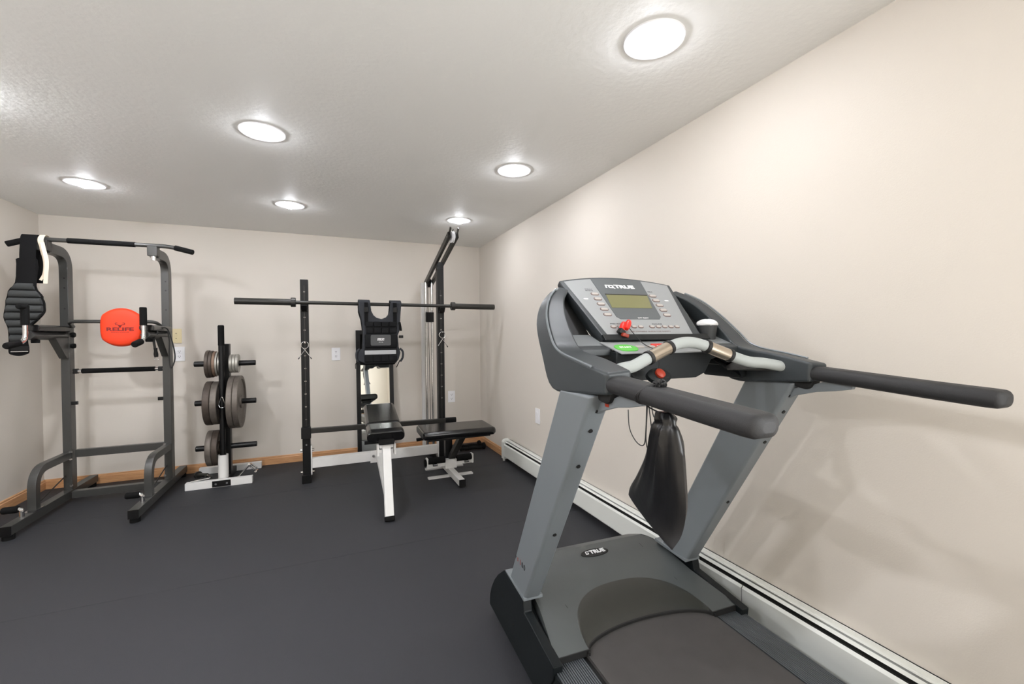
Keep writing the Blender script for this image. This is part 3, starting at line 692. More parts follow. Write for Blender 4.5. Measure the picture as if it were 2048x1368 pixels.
part('base_beam', box((-1.70, YU-.09, .035), (-1.177, YU-.04, .085)), m_steel, T, bevel=.003)
mb = part('mid_bar', cyl((-1.705, YU-.02, .945), (-1.173, YU-.02, .945), .012), m_chr, T)
part('mid_bar_foam', cyl((-1.655, YU-.02, .945), (-1.225, YU-.02, .945), .018), m_foam, mb)
for x in (-1.69, -1.19): part('bar_bracket', cbox((x, YU-.02, .945), (.026, .036, .036)), m_blk, mb, bevel=.004)
pu = part('pull_up_bar', tube(rpath([(-1.905, 3.89, 1.805), (-1.80, 3.915, 1.853), (-1.05, 3.915, 1.853), (-.915, 3.89, 1.818)], .05, 5), .0145, 14), m_steel, T)
part('bar_foam', cyl((-1.62, 3.915, 1.853), (-1.255, 3.915, 1.853), .0185, 16), m_foam, pu)
part('end_grip', lathe([(0, 0), (.017, 0), (.019, .004), (.019, .10), (0, .10)], (-1.912, 3.888, 1.802), (.105, .025, .048), 16), m_foam, pu)
part('end_grip', lathe([(0, 0), (.017, 0), (.019, .004), (.019, .12), (0, .12)], (-.905, 3.888, 1.8155), (-.135, .025, .035), 16), m_foam, pu)
# back pad on its bowed tube
bt = part('pad_support_tube', tube(rpath([(-1.70, YU-.02, 1.27), (-1.69, YU-.11, 1.305), (-1.6, YU-.135, 1.305), (-1.27, YU-.135, 1.305), (-1.19, YU-.11, 1.305), (-1.178, YU-.02, 1.27)], .05, 6), .0125, 12), m_steel, T)
bm = B(); NU, NV = 28, 28; grid = []
def padpt(u, v, sgn):
    # superellipse outline: flat sides, domed top and bottom
    hwid = .122; hh = .140*(1-.36*abs(u)**2.2)
    dep = max(0, (1-abs(u)**5)*(1-abs(v)**5))**.4
    return V((-1.372+u*hwid*(1-.10*abs(v)**3), YU-.165-sgn*.03*dep, 1.262+v*hh))
for sgn in (1, -1):
    g = [[bm.verts.new(padpt(-1+2*i/NU, -1+2*j/NV, sgn)) for i in range(NU+1)] for j in range(NV+1)]
    for j in range(NV):
        for i in range(NU): bm.faces.new((g[j][i], g[j][i+1], g[j+1][i+1], g[j+1][i]))
pad = part('back_pad', bm, m_org, bt, smooth=60, label='orange back pad')
yp = YU-.165-.0305
part('pad_letters', text_bm('RELIFE', .034, (-1.372, yp, 1.247), (1, 0, 0), (0, 0, 1), .0008, width=.155, bold=.0012), m_orgp, T)
part('pad_small_letters', text_bm('REBUILD YOUR LIFE', .009, (-1.372, yp, 1.226), (1, 0, 0), (0, 0, 1), .0006, width=.1), m_orgp, T)
for s in (-1, 1):
    part('pad_mark', sweep(cpath([(-1.372+s*.004, yp, 1.268), (-1.372+s*.012, yp, 1.280), (-1.372+s*.024, yp, 1.282), (-1.372+s*.026, yp, 1.292), (-1.372+s*.014, yp, 1.293)], 4), rrect(.005, .001, .0004, 1), binormal=(0, 1, 0)), m_orgp, T)
part('pad_mark', prism([(-1.382, yp-.0005, 1.278), (-1.362, yp-.0005, 1.278), (-1.366, yp-.0005, 1.264), (-1.372, yp-.0005, 1.256), (-1.378, yp-.0005, 1.264)], (0, .001, 0)), m_orgp, T)

# padded waist belt slung over the pull-up bar
t = thing('weight_belt', 'black padded waist belt with ribbed grey lining hanging from the pull-up bar', 'belt', (-1.81, 3.88, 1.07))
YBt = 3.885
outl = [(-1.85, 1.712), (-1.755, 1.71), (-1.763, 1.535), (-1.738, 1.48), (-1.716, 1.435), (-1.712, 1.395), (-1.716, 1.354), (-1.757, 1.295), (-1.793, 1.25), (-1.804, 1.186), (-1.797, 1.099), (-1.815, 1.08), (-1.846, 1.071), (-1.88, 1.08), (-1.895, 1.098), (-1.893, 1.18), (-1.897, 1.259), (-1.915, 1.323), (-1.905, 1.402), (-1.899, 1.495), (-1.864, 1.553), (-1.856, 1.675)]
sm = [(p.x-(.012 if p.z < 1.45 else .004), p.z) for p in cpath([(x, 0, z) for x, z in outl], 3, True)]
part('belt_body', prism([(x, YBt, z) for x, z in sm], (0, -.014, 0)), m_belt, t, bevel=.003)
def span(z):
    xs = []
    for (a, b), (c, d) in zip(sm, sm[1:]+sm[:1]):
        if (b-z)*(d-z) < 0: xs.append(a+(c-a)*(z-b)/(d-b))
    return min(xs), max(xs)
zz = [1.165+.0485*k for k in range(9)]
for a, b in zip(zz, zz[1:]):
    secs = []
    for k in range(7):
        q = k/6; z = a+.003+(b-a-.006)*q; x0, x1 = span(z); d = .004+.012*math.sin(math.pi*q)**.6
        secs.append([V((x0+.008, YBt-.012, z)), V((x0+.012, YBt-.014-d, z)), V((x1-.012, YBt-.014-d, z)), V((x1-.008, YBt-.012, z))])
    part('padding_rib', loft(secs), m_beltg, t, smooth=50)
sp = [(-1.846, 3.898, 1.60), (-1.846, 3.885, 1.72)]
prof2 = rpath([(0, 3.868, 1.53), (0, 3.870, 1.74), (0, 3.888, 1.876), (0, 3.938, 1.876), (0, 3.955, 1.74), (0, 3.955, 1.56)], .025, 5)
part('webbing_strap', loft([[V((x, p.y+o*.5, p.z+(o if 1.86 < p.z else 0)*.8)) for x in (-1.842, -1.762)]+[V((x, p.y+o2*.5, p.z+(o2 if 1.86 < p.z else 0)*.8)) for x in (-1.762, -1.842)] for p in prof2 for o, o2 in ((.004, -.004),)]), m_belt, t)
part('buckle', box((-1.89, YBt-.026, 1.10), (-1.803, YBt-.013, 1.135)), m_blk, t, bevel=.004)
part('buckle_bar', box((-1.888, YBt-.029, 1.098), (-1.806, YBt-.025, 1.104)), m_chr, t)
# cotton strap looped next to it
def ribbon(path, w_, side, th=.0015):
    return sweep(path, rrect(th, w_, th*.45, 1), binormal=side)
t = thing('cotton_strap', 'cream cotton strap looped over the pull-up bar beside the padded belt', 'strap', (-1.73, 3.89, 1.55))
part('strap_loop', ribbon(cpath([(-1.735, 3.885, 1.795), (-1.742, 3.880, 1.84), (-1.738, 3.892, 1.872), (-1.735, 3.915, 1.879), (-1.735, 3.94, 1.868), (-1.74, 3.945, 1.83), (-1.735, 3.905, 1.79)], 5), .03, (1, 0, 0)), m_cot, t)
part('strap_tail', ribbon(cpath([(-1.738, 3.878, 1.82), (-1.735, 3.872, 1.78), (-1.72, 3.872, 1.70), (-1.725, 3.875, 1.62), (-1.743, 3.872, 1.572)], 5), .02, (1, -.3, 0)), m_cot, t)
part('strap_tail', ribbon(cpath([(-1.732, 3.874, 1.825), (-1.722, 3.868, 1.78), (-1.708, 3.866, 1.70), (-1.712, 3.866, 1.62), (-1.716, 3.864, 1.55)], 5), .021, (1, .25, 0)), m_cot, t)
# resistance tube with clip, draped over the far dip arm
t = thing('resistance_tube', 'black resistance tube with carabiner clip draped over the dip arm by the outlets', 'resistance band', (-1.12, 3.9, 1.0))
part('tube_loop', tube(cpath([(-1.122, 3.86, 1.205), (-1.118, 3.87, 1.25), (-1.10, 3.95, 1.258), (-1.085, 3.98, 1.225), (-1.063, 3.99, 1.12), (-1.057, 4.0, 1.03), (-1.075, 4.0, .965), (-1.088, 4.0, .965), (-1.093, 4.0, 1.05), (-1.09, 4.0, 1.16), (-1.10, 4.0, 1.235)], 5), .0045, 8), m_band, t)
part('strap_sleeve', ribbon(cpath([(-1.115, 3.87, 1.225), (-1.133, 3.85, 1.21), (-1.138, 3.848, 1.16), (-1.133, 3.848, 1.11)], 4), .016, (1, 0, 0), .004), m_band, t)
part('clip_body', lathe([(0, 0), (.012, .002), (.01, .02), (.014, .045), (.012, .066), (0, .068)], (-1.13, 3.848, 1.112), (.05, 0, -1), 10), m_blk, t)
part('clip_hook', tube(cpath([(-1.127, 3.848, 1.048), (-1.138, 3.848, 1.036), (-1.13, 3.848, 1.026), (-1.12, 3.848, 1.034), (-1.115, 3.848, 1.026)], 5), .002, 6), m_chr, t)

# ================================================================ WEIGHT PLATE TREE
T = thing('plate_tree', 'black weight plate tree on a white H-shaped base against the wall', 'plate rack', (-.79, 4.25, 0))
XT, YT = -.775, 4.235
part('post', box((XT-.03, YT-.032, .05), (XT+.03, YT+.032, 1.13)), m_blk, T, bevel=.003)
part('base_bar', box((-1.022, 4.035, .0), (-.572, 4.085, .055)), m_wht, T, bevel=.003)
part('base_bar', box((-1.03, 4.47, .0), (-.56, 4.52, .055)), m_wht, T, bevel=.003)
part('base_spine', box((XT-.025, 4.085, .004), (XT+.025, 4.47, .05)), m_blk, T, bevel=.003)
bp = part('base_plate', box((XT-.07, 4.0335, .004), (XT+.055, 4.0365, .052)), m_blk, T)
for dx in (-.045, .03): part('bolt_head', cyl((XT+dx, 4.034, .028), (XT+dx, 4.028, .028), .008, 8), m_chr, bp)
part('bar_sleeve', lathe([(0, 0), (.036, 0), (.036, .205), (.03, .205), (.03, .02), (0, .02)], (-.786, 4.13, .03), (0, 0, 1), 24), m_wht, T)
part('sleeve_gusset', prism([(-.816, 4.13, .055), (-.756, 4.13, .055), (-.745, 4.13, .02), (-.83, 4.13, .02)], (0, .04, 0)), m_wht, T)
PEG = (.968, .648, .278)
for z in PEG:
    for s in (-1, 1): part('peg', lathe([(0, 0), (.0225, 0), (.0225, .183), (.020, .186), (0, .186)], (XT+s*.03, YT-.01, z), (s, 0, 0), 18), m_blk, T)
def weight(x0, x1, z, r, mat, lab, grp):
    """cast iron plate: rim, recessed web, hub; axis along x"""
    w_ = x1-x0; yc = YT-.01; c = (x0+w_/2, yc, z-.026+.0235)
    h = w_/2
    pr = [(.0245, -h), (.052, -h), (.056, -h*.45), (r*.84, -h*.45), (r*.87, -h), (r*.985, -h), (r, -h*.8), (r, h*.8), (r*.985, h), (r*.87, h), (r*.84, h*.45), (.056, h*.45), (.052, h), (.0245, h), (.0245, -h)]
    if r < .09: pr = [(.0245, -h), (r*.96, -h), (r, -h*.7), (r, h*.7), (r*.96, h), (.0245, h), (.0245, -h)]
    return solo('weight_plate', lathe(pr, c, (1, 0, 0), 48), mat, lab, 'weight plate', c, grp, smooth=30)
G = 'weight plates on the tree'
x = -.806
for w_, m, r, lab in ((.016, m_irons, .085, 'small silver weight plate next to the post on the top peg'), (.014, m_irons, .098, 'thin silver weight plate second from the post on the top peg'), (.02, m_irot, .104, 'rusty tan weight plate in the middle of the top peg row'), (.024, m_irond, .11, 'dark brown weight plate behind the outer one on the top peg'), (.024, m_irond, .113, 'outermost dark brown weight plate on the top peg by the outlets')):
    weight(x-w_, x-.0006, PEG[0], r, m, lab, G); x -= w_
x = -.744
for k, lab in enumerate(('small silver weight plate next to the post on the rack side of the top peg', 'small silver weight plate in the middle of three on the top peg', 'outermost small silver weight plate on the rack side of the top peg')):
    weight(x+.0006, x+.021, PEG[0], .077, m_irons, lab, G); x += .022
weight(-.86, -.815, PEG[1], .176, m_iron, 'medium iron weight plate next to the post on the middle peg', G)
weight(-.908, -.862, PEG[1], .179, m_irond, 'outer medium dark iron weight plate on the middle peg', G)
weight(-.744, -.704, PEG[1], .218, m_iron, 'largest iron weight plate next to the post on the middle peg', G)
weight(-.702, -.662, PEG[1], .218, m_iron, 'outer of the two largest iron weight plates on the middle peg', G)
weight(-.862, -.822, PEG[2], .144, m_irond, 'iron weight plate next to the post on the bottom peg', G)
weight(-.904, -.864, PEG[2], .144, m_iron, 'outer iron weight plate on the bottom peg', G)
t = thing('lat_bar', 'long black cable bar standing upright in the white sleeve of the plate tree', 'cable bar', (-.786, 4.13, .05))
part('bar_shaft', cyl((-.786, 4.13, .051), (-.786, 4.13, 1.12), .0205, 18), m_blk, t)
part('rubber_grip', lathe([(0, 0), (.0215, 0), (.0225, .004), (.0225, .155), (.019, .164), (0, .165)], (-.786, 4.13, 1.118), (0, 0, 1), 18), m_foam, t)
cb_ = cpath([(-0.788, 4.104, .70), (-0.796, 4.103, .675), (-0.804, 4.103, .645), (-0.798, 4.103, .622), (-0.784, 4.103, .617), (-0.769, 4.103, .622), (-0.764, 4.103, .645), (-0.771, 4.103, .675), (-0.779, 4.104, .70)], 4, True)
solo('carabiner', tube(cb_, .0032, 8, closed=True), m_chr, 'silver carabiner hanging on the standing cable bar', 'carabiner', (-.784, 4.103, .62))
t = thing('row_handle', 'chrome double-grip triangle row handle lying on the plate tree base', 'cable handle', (-.64, 4.2, .03))
for dy in (0, .10): part('handle_bail', tube(rpath([(-.70, 4.14+dy, .012), (-.61, 4.15+dy, .125-dy*.2), (-.565, 4.16+dy, .062)], .012, 4), .0065, 10), m_chr, t)
for a, b in (((-.61, 4.15, .125), (-.61, 4.25, .105)), ((-.565, 4.16, .062), (-.565, 4.26, .042)), ((-.70, 4.14, .012), (-.70, 4.24, .012))): part('handle_grip', cyl(a, b, .0095, 12), m_chr, t)
t = thing('stirrup_handle', 'steel stirrup cable handle resting over the front bar of the plate tree base', 'cable handle', (-.93, 4.12, .06))
part('grip', cyl((-.975, 4.225, .065), (-.90, 4.14, .078), .017, 14), m_blk2, t)
part('grip_end', cyl((-.985, 4.236, .063), (-.974, 4.224, .065), .03, 16), m_blk2, t)
part('swivel', cyl((-.90, 4.14, .078), (-.865, 4.10, .068), .009, 10), m_chr, t)
part('ring', tube([V((-1.0+.022*math.cos(q), 4.06, .064+.022*abs(math.sin(q/2)))) for q in [2*math.pi*k/20 for k in range(20)]], .004, 8, closed=True), m_chr, t)
part('bail', tube(cpath([(-.99, 4.06, .06), (-.93, 4.075, .064), (-.87, 4.095, .066)], 4), .005, 8), m_chr, t)

# ================================================================ SQUAT RACK WITH LAT TOWER
T = thing('squat_rack', 'black squat rack with white base beam and an angled pulley arm', 'squat rack', (.4, 3.95, 0))
YR = 3.92
XLU, XRU = -.165, .962
for x, top in ((XLU, 1.648), (XRU, 1.80)):
    up = part('upright', box((x-.03, YR-.032, .03), (x+.03, YR+.032, top)), m_blk, T, bevel=.003)
    z = .30
    while z < 1.62:
        part('pin_hole', cyl((x, YR-.031, z), (x, YR-.0335, z), .0065, 10), m_chr, up); z += .104
    part('rack_groove', box((x-.003, YR-.0335, .35), (x+.003, YR-.0315, 1.6)), m_blk2, up)
    ft = part('foot_tube', box((x-.033, YR-.085, .0), (x+.033, YR+.5, .062)), m_blk, T, bevel=.004)
    part('foot_cap', box((x-.034, YR-.09, .0), (x+.034, YR-.07, .064)), m_foam, ft, bevel=.003)
    s = 1 if x < .4 else -1
    pl = part('beam_plate', box((min(x+s*.031, x+s*.04), YR-.03, .05), (max(x+s*.031, x+s*.04), YR+.03, .29)), m_wht, T, bevel=.001)
    for z in (.075, .255):
        part('bolt', cyl((x-.046, YR-.012, z), (x+.056 if s > 0 else x+.046, YR-.012, z), .009, 10), m_chr, pl)
    # bar hook in front of the upright
    part('bar_hook', sweep(rpath([(x, YR-.03, 1.395), (x, YR-.075, 1.395), (x, YR-.105, 1.435)], .015, 4), rrect(.012, .045, .003, 1), binormal=(1, 0, 0)), m_blk, up)
part('base_beam', box((XLU+.04, YR-.028, .103), (XRU-.04, YR+.028, .182)), m_wht, T, bevel=.004)
part('safety_bar', sweep([(-.195, YR-.052, .418), (1.00, YR-.052, .405)], rrect(.042, .038, .006, 2), binormal=(0, 1, 0)), m_blk2, T)
part('safety_bar_grip', sweep([(.985, YR-.052, .405), (1.085, YR-.052, .404)], rrect(.05, .044, .018, 4), binormal=(0, 1, 0)), m_foam, T)
part('safety_sleeve', box((XLU-.036, YR-.08, .36), (XLU+.036, YR-.03, .448)), m_blk, T, bevel=.003)
# pulley arm: two flat bars sloping up towards the room
A0, A1 = V((XRU, 4.395, 1.715)), V((XRU, 3.44, 2.005))
ap = part('pulley_arm', sweep([A0+V((-.032, 0, 0)), A1+V((-.034, 0, 0))], rrect(.05, .024, .003, 1), binormal=(1, 0, 0)), m_blk2, T)
part('arm_bar', sweep([A0+V((.032, .5*0, 0))*1, A1+V((.032, 0, 0))], rrect(.05, .024, .003, 1), binormal=(1, 0, 0)), m_blk2, ap)
for k in (.03, .97): 
    p = A0*(1-k)+A1*k
    part('pulley', lathe([(0, -.012), (.045, -.012), (.048, -.009), (.04, 0), (.048, .009), (.045, .012), (0, .012)], p+V((0, 0, -.004)), (1, 0, 0), 24), m_plw if k > .5 else m_blk, ap)
    part('pulley_bolt', cyl(p+V((-.048, 0, -.004)), p+V((.048, 0, -.004)), .009, 10), m_chr, ap)
for s in (-1, 1): part('arm_tip', sweep([A1+V((s*.032, .01, 0)), A1+V((s*.032, -.035, .05))], rrect(.02, .012, .002, 1), binormal=(1, 0, 0)), m_blk2, ap)
part('arm_brace', prism([(XRU-.03, YR-.03, 1.78), (XRU-.03, YR+.03, 1.78), (XRU-.03, YR+.03, 1.835), (XRU-.03, YR-.03, 1.855)], (.06, 0, 0)), m_blk, ap)
for dx in (-.05, .05): part('guide_rod', cyl((XRU-.012+dx*.6, 4.33, .05), (XRU-.012+dx*.6, 4.33, 1.72), .0125, 14), m_chr, T)
part('guide_rail', box((XRU-.075, 4.37, .05), (XRU-.05, 4.43, 1.72)), m_wht, T)
part('carriage', box((XRU-.05, 4.295, 1.32), (XRU+.03, 4.36, 1.42)), m_blk, T, bevel=.004)
part('cable', cyl((XRU-.015, 4.30, .3), (XRU-.015, 4.37, 1.70), .003, 6), m_slot, T)
part('cable', tube(cpath([A0+V((0, 0, .045)), A0*.5+A1*.5+V((0, 0, .04)), A1+V((0, 0, .044))], 4), .003, 6), m_slot, T)
part('rear_beam', box((XRU-.08, 4.30, .0), (XRU+.04, 4.43, .06)), m_blk, T, bevel=.003)

# barbell across the hooks
YBR, ZB = YR-.083, 1.4535
def bx_(x): return V((x, YBR, ZB+(.4-x)*.0045))
T2 = thing('barbell', 'long dark Olympic barbell resting across the rack hooks', 'barbell', bx_(.41))
part('shaft', cyl(bx_(-.26), bx_(1.08), .0145, 18), m_blk2, T2)
for s, a, b in ((-1, -.252, -.64), (1, 1.072, 1.462)):
    part('sleeve', cyl(bx_(a), bx_(b), .0255, 24), m_blk2, T2)
    part('collar', lathe([(.014, 0), (.036, 0), (.038, .003), (.038, .032), (.036, .035), (.014, .035)], bx_(a-s*.028), V((s, 0, 0)), 24), m_blk2, T2)

# spring collars hung on rack pins
def spring(x, z, lab):
    y = YR-.045
    t = thing('spring_collar', lab, 'barbell collar', (x, y, z), group='spring collars on the rack uprights')
    pts = [(x+.028*math.cos(q), y+.006*(q/6.28)-.008, z+.028*math.sin(q)) for q in [math.radians(-60)+k*math.radians(30) for k in range(22)]]
    part('coil', tube(pts, .0028, 8), m_chr, t)
    for s in (-1, 1):
        part('spring_leg', tube(cpath([(x+s*.012, y-.01, z-.026), (x-s*.004, y-.01, z-.045), (x-s*.046, y-.012, z-.108)], 4), .0026, 8), m_chr, t)
        part('leg_tip', cyl((x-s*.040, y-.012, z-.1), (x-s*.049, y-.012, z-.113), .0042, 8), m_blk2, t)
    part('pin', cyl((x, YR-.03, z+.024), (x, YR-.068, z+.024), .005, 8), m_chr, t)
spring(XLU, 1.115, 'chrome spring collar hung on the rack upright beside the plate tree')
spring(XRU+.006, 1.19, 'chrome spring collar hung on the rack upright below the pulley arm')

# weighted vest over the barbell
T3 = thing('weight_vest', 'black and grey weighted vest draped over the barbell', 'weight vest', (.415, YBR-.03, .91))
YV = YBR-.045
vo = [(.244, 1.468), (.335, 1.468), (.343, 1.393), (.36, 1.358), (.385, 1.336), (.425, 1.326), (.46, 1.34), (.482, 1.366), (.493, 1.398), (.5, 1.466), (.59, 1.466), (.582, 1.371), (.571, 1.226), (.556, 1.188), (.563, 1.087), (.578, 1.042), (.561, .985), (.54, .955), (.29, .955), (.225, .985), (.222, 1.055), (.269, 1.08), (.277, 1.227), (.263, 1.337), (.244, 1.404)]
def panel(y, dy, name, mat, zoff=0): return part(name, prism([(x, y, z+zoff) for x, z in vo], (0, dy, 0)), mat, T3, bevel=.008, seg=3)
fp = panel(YV, -.03, 'front_panel', m_vg)
panel(YBR+.018, .03, 'back_panel', m_vk, -.02)
for x0, x1 in ((.244, .335), (.5, .59)):
    pr = rpath([(0, YV-.028, 1.44), (0, YV-.026, 1.462), (0, YBR-.01, 1.482), (0, YBR+.03, 1.478), (0, YBR+.048, 1.42)], .015, 4)
    part('shoulder_strap', loft([[V((x0, p.y, p.z)), V((x1, p.y, p.z)), V((x1, p.y+.004, p.z+.010)), V((x0, p.y+.004, p.z+.010))] for p in pr]), m_vg, T3, bevel=.003)
    xm = (x0+x1)/2+(.012 if x0 < .4 else -.012)
    part('strap_webbing', box((xm-.014, YV-.036, 1.27), (xm+.014, YV-.03, 1.462)), m_belt, T3, bevel=.001)
    part('strap_buckle', box((xm-.018, YV-.044, 1.38), (xm+.018, YV-.034, 1.425)), m_blk, T3, bevel=.004)
part('chest_panel', prism([(x, YV-.028, z) for x, z in ((.292, 1.30), (.55, 1.30), (.545, 1.205), (.297, 1.205))], (0, -.012, 0)), m_vk, T3, bevel=.006)
for k in range(4): 
    x0 = .298+k*.062
    part('weight_pocket', box((x0, YV-.052, 1.262), (x0+.058, YV-.036, 1.302)), m_vk, T3, bevel=.006)
    part('weight_pocket', box((x0, YV-.05, 1.205), (x0+.058, YV-.036, 1.252)), m_vk, T3, bevel=.006)
part('pouch', box((.287, YV-.055, 1.085), (.545, YV-.028, 1.198)), m_vk, T3, bevel=.009, seg=3)
pt = part('logo_patch', sweep([(.413, YV-.054, 1.148), (.413, YV-.062, 1.148)], rrect(.162, .09, .012, 4), binormal=(0, 0, 1)), m_vpat, T3, bevel=.002)
part('logo_letters', text_bm('EVERLAST', .022, (.413, YV-.0625, 1.152), (1, 0, 0), (0, 0, 1), .0006, width=.056, bold=.001), m_prw, pt)
part('logo_bar', prism([(x, YV-.0622, z) for x, z in ((.385, 1.165), (.441, 1.165), (.436, 1.1605), (.39, 1.1605))], (0, -.001, 0)), m_prw, pt)
part('logo_small_letters', text_bm('M M A', .012, (.413, YV-.0625, 1.131), (1, 0, 0), (0, 0, 1), .0005), m_prw, pt)
part('lower_band', box((.283, YV-.048, .965), (.543, YV-.028, 1.085)), m_vk, T3, bevel=.008)
part('reflective_stripe', box((.285, YV-.0505, 1.03), (.536, YV-.047, 1.064)), m_vref, T3, bevel=.001)
for k in range(4): part('lower_pocket', box((.287+k*.064, YV-.054, .968), (.347+k*.064, YV-.044, 1.022)), m_vk, T3, bevel=.006)
for s, xx in ((-1, .245), (1, .572)):
    part('side_strap', tube(cpath([(xx, YV-.025, 1.075), (xx+s*.022, YV-.035, 1.05), (xx+s*.022, YV-.03, 1.0), (xx+s*.004, YV-.02, .965)], 4), .009, 8), m_vg, T3)
    part('strap_tail', ribbon(cpath([(xx, YV-.02, .975), (xx-(.03 if s < 0 else .01), YV-.02, .955), (xx-.03, YV-.02, .915)], 4), .026, (0, 1, 0), .004), m_belt, T3)
part('strap_tail', ribbon(cpath([(.57, YV-.03, 1.30), (.578, YV-.036, 1.25), (.58, YV-.036, 1.225)], 4), .02, (1, 0, .2), .004), m_belt, T3)
part('side_buckle', box((.562, YV-.04, 1.165), (.6, YV-.03, 1.188)), m_blk, T3, bevel=.003)

# tall framed mirror leaning on the back wall
T4 = thing('wall_mirror', 'narrow black framed mirror leaning on the wall behind the bench', 'mirror', (.44, 4.5, 0))
def ml(x, z, d): k = z/1.245; return V((x, 4.475*(1-k)+4.548*k-d, z))
def mbar(x0, x1, z0, z1, d0, d1): return loft([[ml(x, z, d) for x, z in ((x0, z0), (x1, z0), (x1, z1), (x0, z1))] for d in (d0, d1)])
for x0, x1, z0, z1 in ((.262, .302, .0, 1.245), (.578, .618, .0, 1.245), (.302, .578, 1.205, 1.245), (.302, .578, .0, .04)):
    part('frame_bar', mbar(x0, x1, z0, z1, -.012, .012), m_blk, T4, bevel=.002)
part('glass', mbar(.302, .578, .04, 1.205, -.006, .002), m_mir, T4)

# flat bench built on the rack's forward tongue
T5 = thing('weight_bench', 'black padded weight bench on a white splayed leg in front of the mirror', 'bench', (.36, 3.2, 0))
def bl(dx, y, z): return V((.352+.05*(y-2.83)+dx, y, z))
part('front_leg', sweep([bl(0, 2.832, .012), bl(0, 3.045, .43)], rrect(.05, .055, .005, 2), binormal=(1, 0, 0)), m_wht, T5)
part('leg_cap', sweep([bl(0, 2.826, 0), bl(0, 2.838, .024)], rrect(.058, .06, .005, 2), binormal=(1, 0, 0)), m_foam, T5)
part('tongue', sweep([bl(0, 2.90, .145), bl(0, YR-.03, .143)], rrect(.055, .05, .005, 2), binormal=(1, 0, 0)), m_wht, T5)
part('tongue_plate', box((.33, YR-.033, .09), (.47, YR-.028, .195)), m_wht, T5, bevel=.001)
for dx in (-.045, .045): part('bolt', cyl((.40+dx, YR-.034, .15), (.40+dx, YR-.044, .15), .011, 10), m_chr, T5)
part('seat_bracket', sweep([bl(0, 3.02, .435), bl(0, 3.32, .455)], rrect(.03, .09, .004, 1), binormal=(1, 0, 0)), m_wht, T5)
part('seat_frame', sweep([bl(0, 3.0, .462), bl(0, 3.30, .468), bl(0, 3.84, .52)], rrect(.03, .10, .004, 1), binormal=(1, 0, 0)), m_blk, T5)
for s in (-1, 1): part('frame_ear', box(*[tuple(bl(s*.055, 3.05, .40)-V((.006, .03, .03))), tuple(bl(s*.055, 3.05, .40)+V((.006, .03, .045)))]), m_wht, T5, bevel=.002)
part('adjust_pin', cyl(bl(-.14, 3.08, .455), bl(-.04, 3.08, .455), .012, 12), m_foam, T5)
def pad_loft(path, wd, th, n=3):
    """padded cushion: rounded section that closes softly at both ends"""
    N = len(path); secs = []
    for i, p in enumerate(path):
        t = i/(N-1); e = min(1, min(t, 1-t)*22); k = .72+.28*math.sqrt(max(0, 1-(1-e)**2))
        secs.append((p, .94+.06*math.sqrt(max(0, 1-(1-e)**2)), k))
    return secs
def cushion(path, wd, th, bn=(1, 0, 0)):
    path = [V(p) for p in path]; secs = []
    for (p, kw, kt), i in zip(pad_loft(path, wd, th), range(len(path))):
        t = (path[min(i+1, len(path)-1)]-path[max(i-1, 0)]).normalized(); b = V(bn); n = b.cross(t).normalized()
        if n.z < 0: n = -n
        secs.append([p+b*x*kw+n*y*kt for x, y in rrect(wd, th, th*.42, 5)])
    return loft(secs)
seatp = [bl(0, 3.035+.26*k/10, .505-.0*k+(-.012*max(0, 1-k/2))) for k in range(11)]
seatp = [bl(0, 3.035+.26*k/40, .505-.012*max(0, 1-k/8)) for k in range(41)]
part('seat_pad', cushion(seatp, .25, .075), m_vinyl, T5, smooth=60)
backp = [bl(0, 3.31+.55*k/40, .512+.062*k/40) for k in range(41)]
part('back_pad', cushion(backp, .25, .066), m_vinyl, T5, smooth=60)

# second bench: utility bench with roller bar
T6 = thing('utility_bench', 'black padded utility bench with white foot and foam roller bar beside the rack', 'bench', (.93, 3.45, 0))
padp = [V((.655+.57*k/40, 3.372-.02*k/40, .424)) for k in range(41)]
part('bench_pad', cushion(padp, .345, .062, (0.035, 1, 0)), m_vinyl, T6, smooth=60)
part('pad_board', cbox((.94, 3.362, .384), (.5, .26, .012)), m_blk, T6)
part('foot_beam', box((.925, 3.21, .012), (.972, 3.80, .062)), m_wht, T6, bevel=.003)
part('foot_beam_cap', box((.923, 3.203, .010), (.974, 3.216, .064)), m_foam, T6, bevel=.002)
part('foot_plate', box((.75, 3.505, .0), (1.13, 3.55, .012)), m_wht, T6, bevel=.001)
part('rear_foot_plate', box((.78, 3.76, .0), (1.12, 3.80, .012)), m_wht, T6, bevel=.001)
part('post', box((.918, 3.60, .06), (.978, 3.66, .39)), m_blk, T6, bevel=.003)
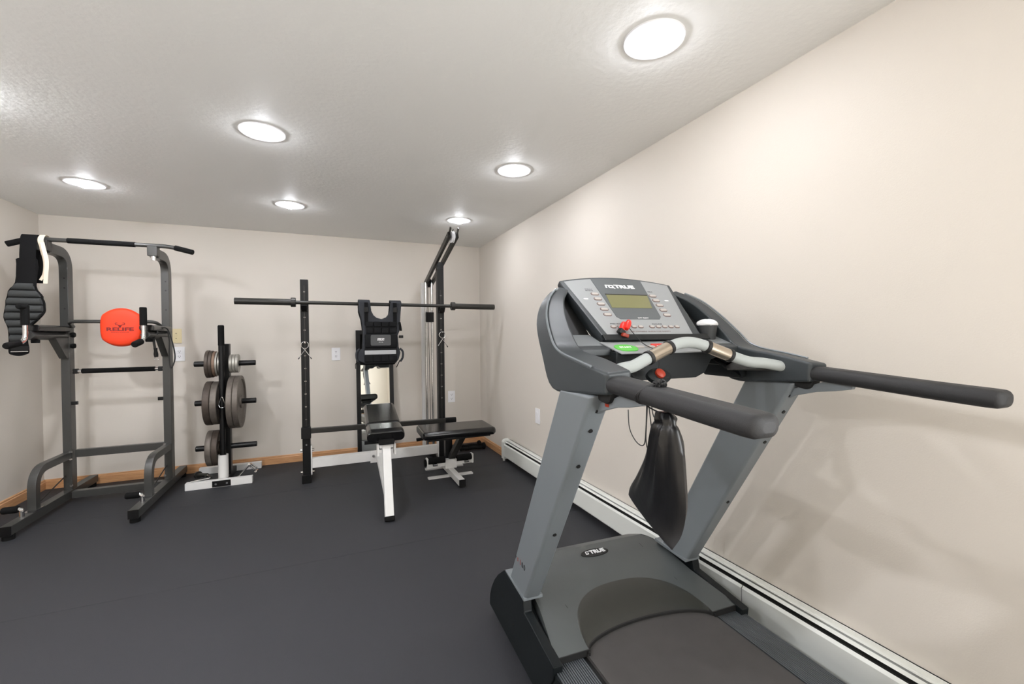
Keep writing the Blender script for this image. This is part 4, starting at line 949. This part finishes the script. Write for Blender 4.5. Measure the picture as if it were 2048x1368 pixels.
part('seat_strut', sweep([(.955, 3.62, .10), (1.02, 3.40, .382)], rrect(.05, .05, .004, 1), binormal=(1, 0, 0)), m_blk2, T6)
part('strut_foot', prism([(.925, 3.57, .06), (.925, 3.68, .06), (.925, 3.66, .13), (.925, 3.60, .13)], (.047, 0, 0)), m_wht, T6)
rb = part('roller_bar', box((.742, 3.55, .085), (1.145, 3.585, .112)), m_wht, T6, bevel=.003)
part('roller_mount', box((.90, 3.545, .06), (1.0, 3.60, .135)), m_wht, T6, bevel=.003)
for x0, x1 in ((.755, .90), (1.0, 1.132)): part('foam_roller', cyl((x0, 3.56, .137), (x1, 3.56, .137), .027, 20), m_foam, rb)
part('end_bracket', box((1.13, 3.535, .085), (1.147, 3.59, .165)), m_wht, rb, bevel=.006)
part('end_bracket', box((.742, 3.535, .085), (.757, 3.59, .165)), m_wht, rb, bevel=.006)
part('end_cap', cyl((.728, 3.56, .125), (.743, 3.56, .125), .03, 18), m_foam, rb)
for xx in (.81, 1.08):
    bm = B(); cbox((xx, 3.53, .107), (.04, .02, .012), bm); cyl((xx-.012, 3.52, .115), (xx+.012, 3.52, .115), .008, 10, bm)
    part('wing_clamp', bm, m_chr, rb)
part('adjust_knob', cyl((.63, 3.37, .372), (.70, 3.37, .376), .013, 12), m_foam, T6)

# rope and short bar on the floor in the corner
t = thing('triceps_rope', 'black braided triceps rope with rubber ends lying in the room corner', 'cable rope', (1.36, 4.3, 0))
for dy, dz, x1 in ((0, 0, 1.47), (.055, .012, 1.44)):
    pts = [(1.22+(x1-1.22)*k/24, 4.24+dy+.008*math.sin(k*.5), .024+dz) for k in range(25)]
    part('braided_rope', sweep(pts, circ(12, .016), scale=[1+.14*(k % 2) for k in range(25)]), m_foam, t)
    part('rubber_end', lathe([(0, 0), (.024, .002), (.034, .012), (.034, .03), (.02, .04), (0, .041)], (x1-.005, 4.24+dy, .034+dz), (1, 0, .05), 18), m_foam, t)
part('steel_eye', tube([V((1.205+.022*math.cos(q), 4.238+.02*math.sin(q), .012)) for q in [2*math.pi*k/20 for k in range(20)]], .005, 8, closed=True), m_chr, t)
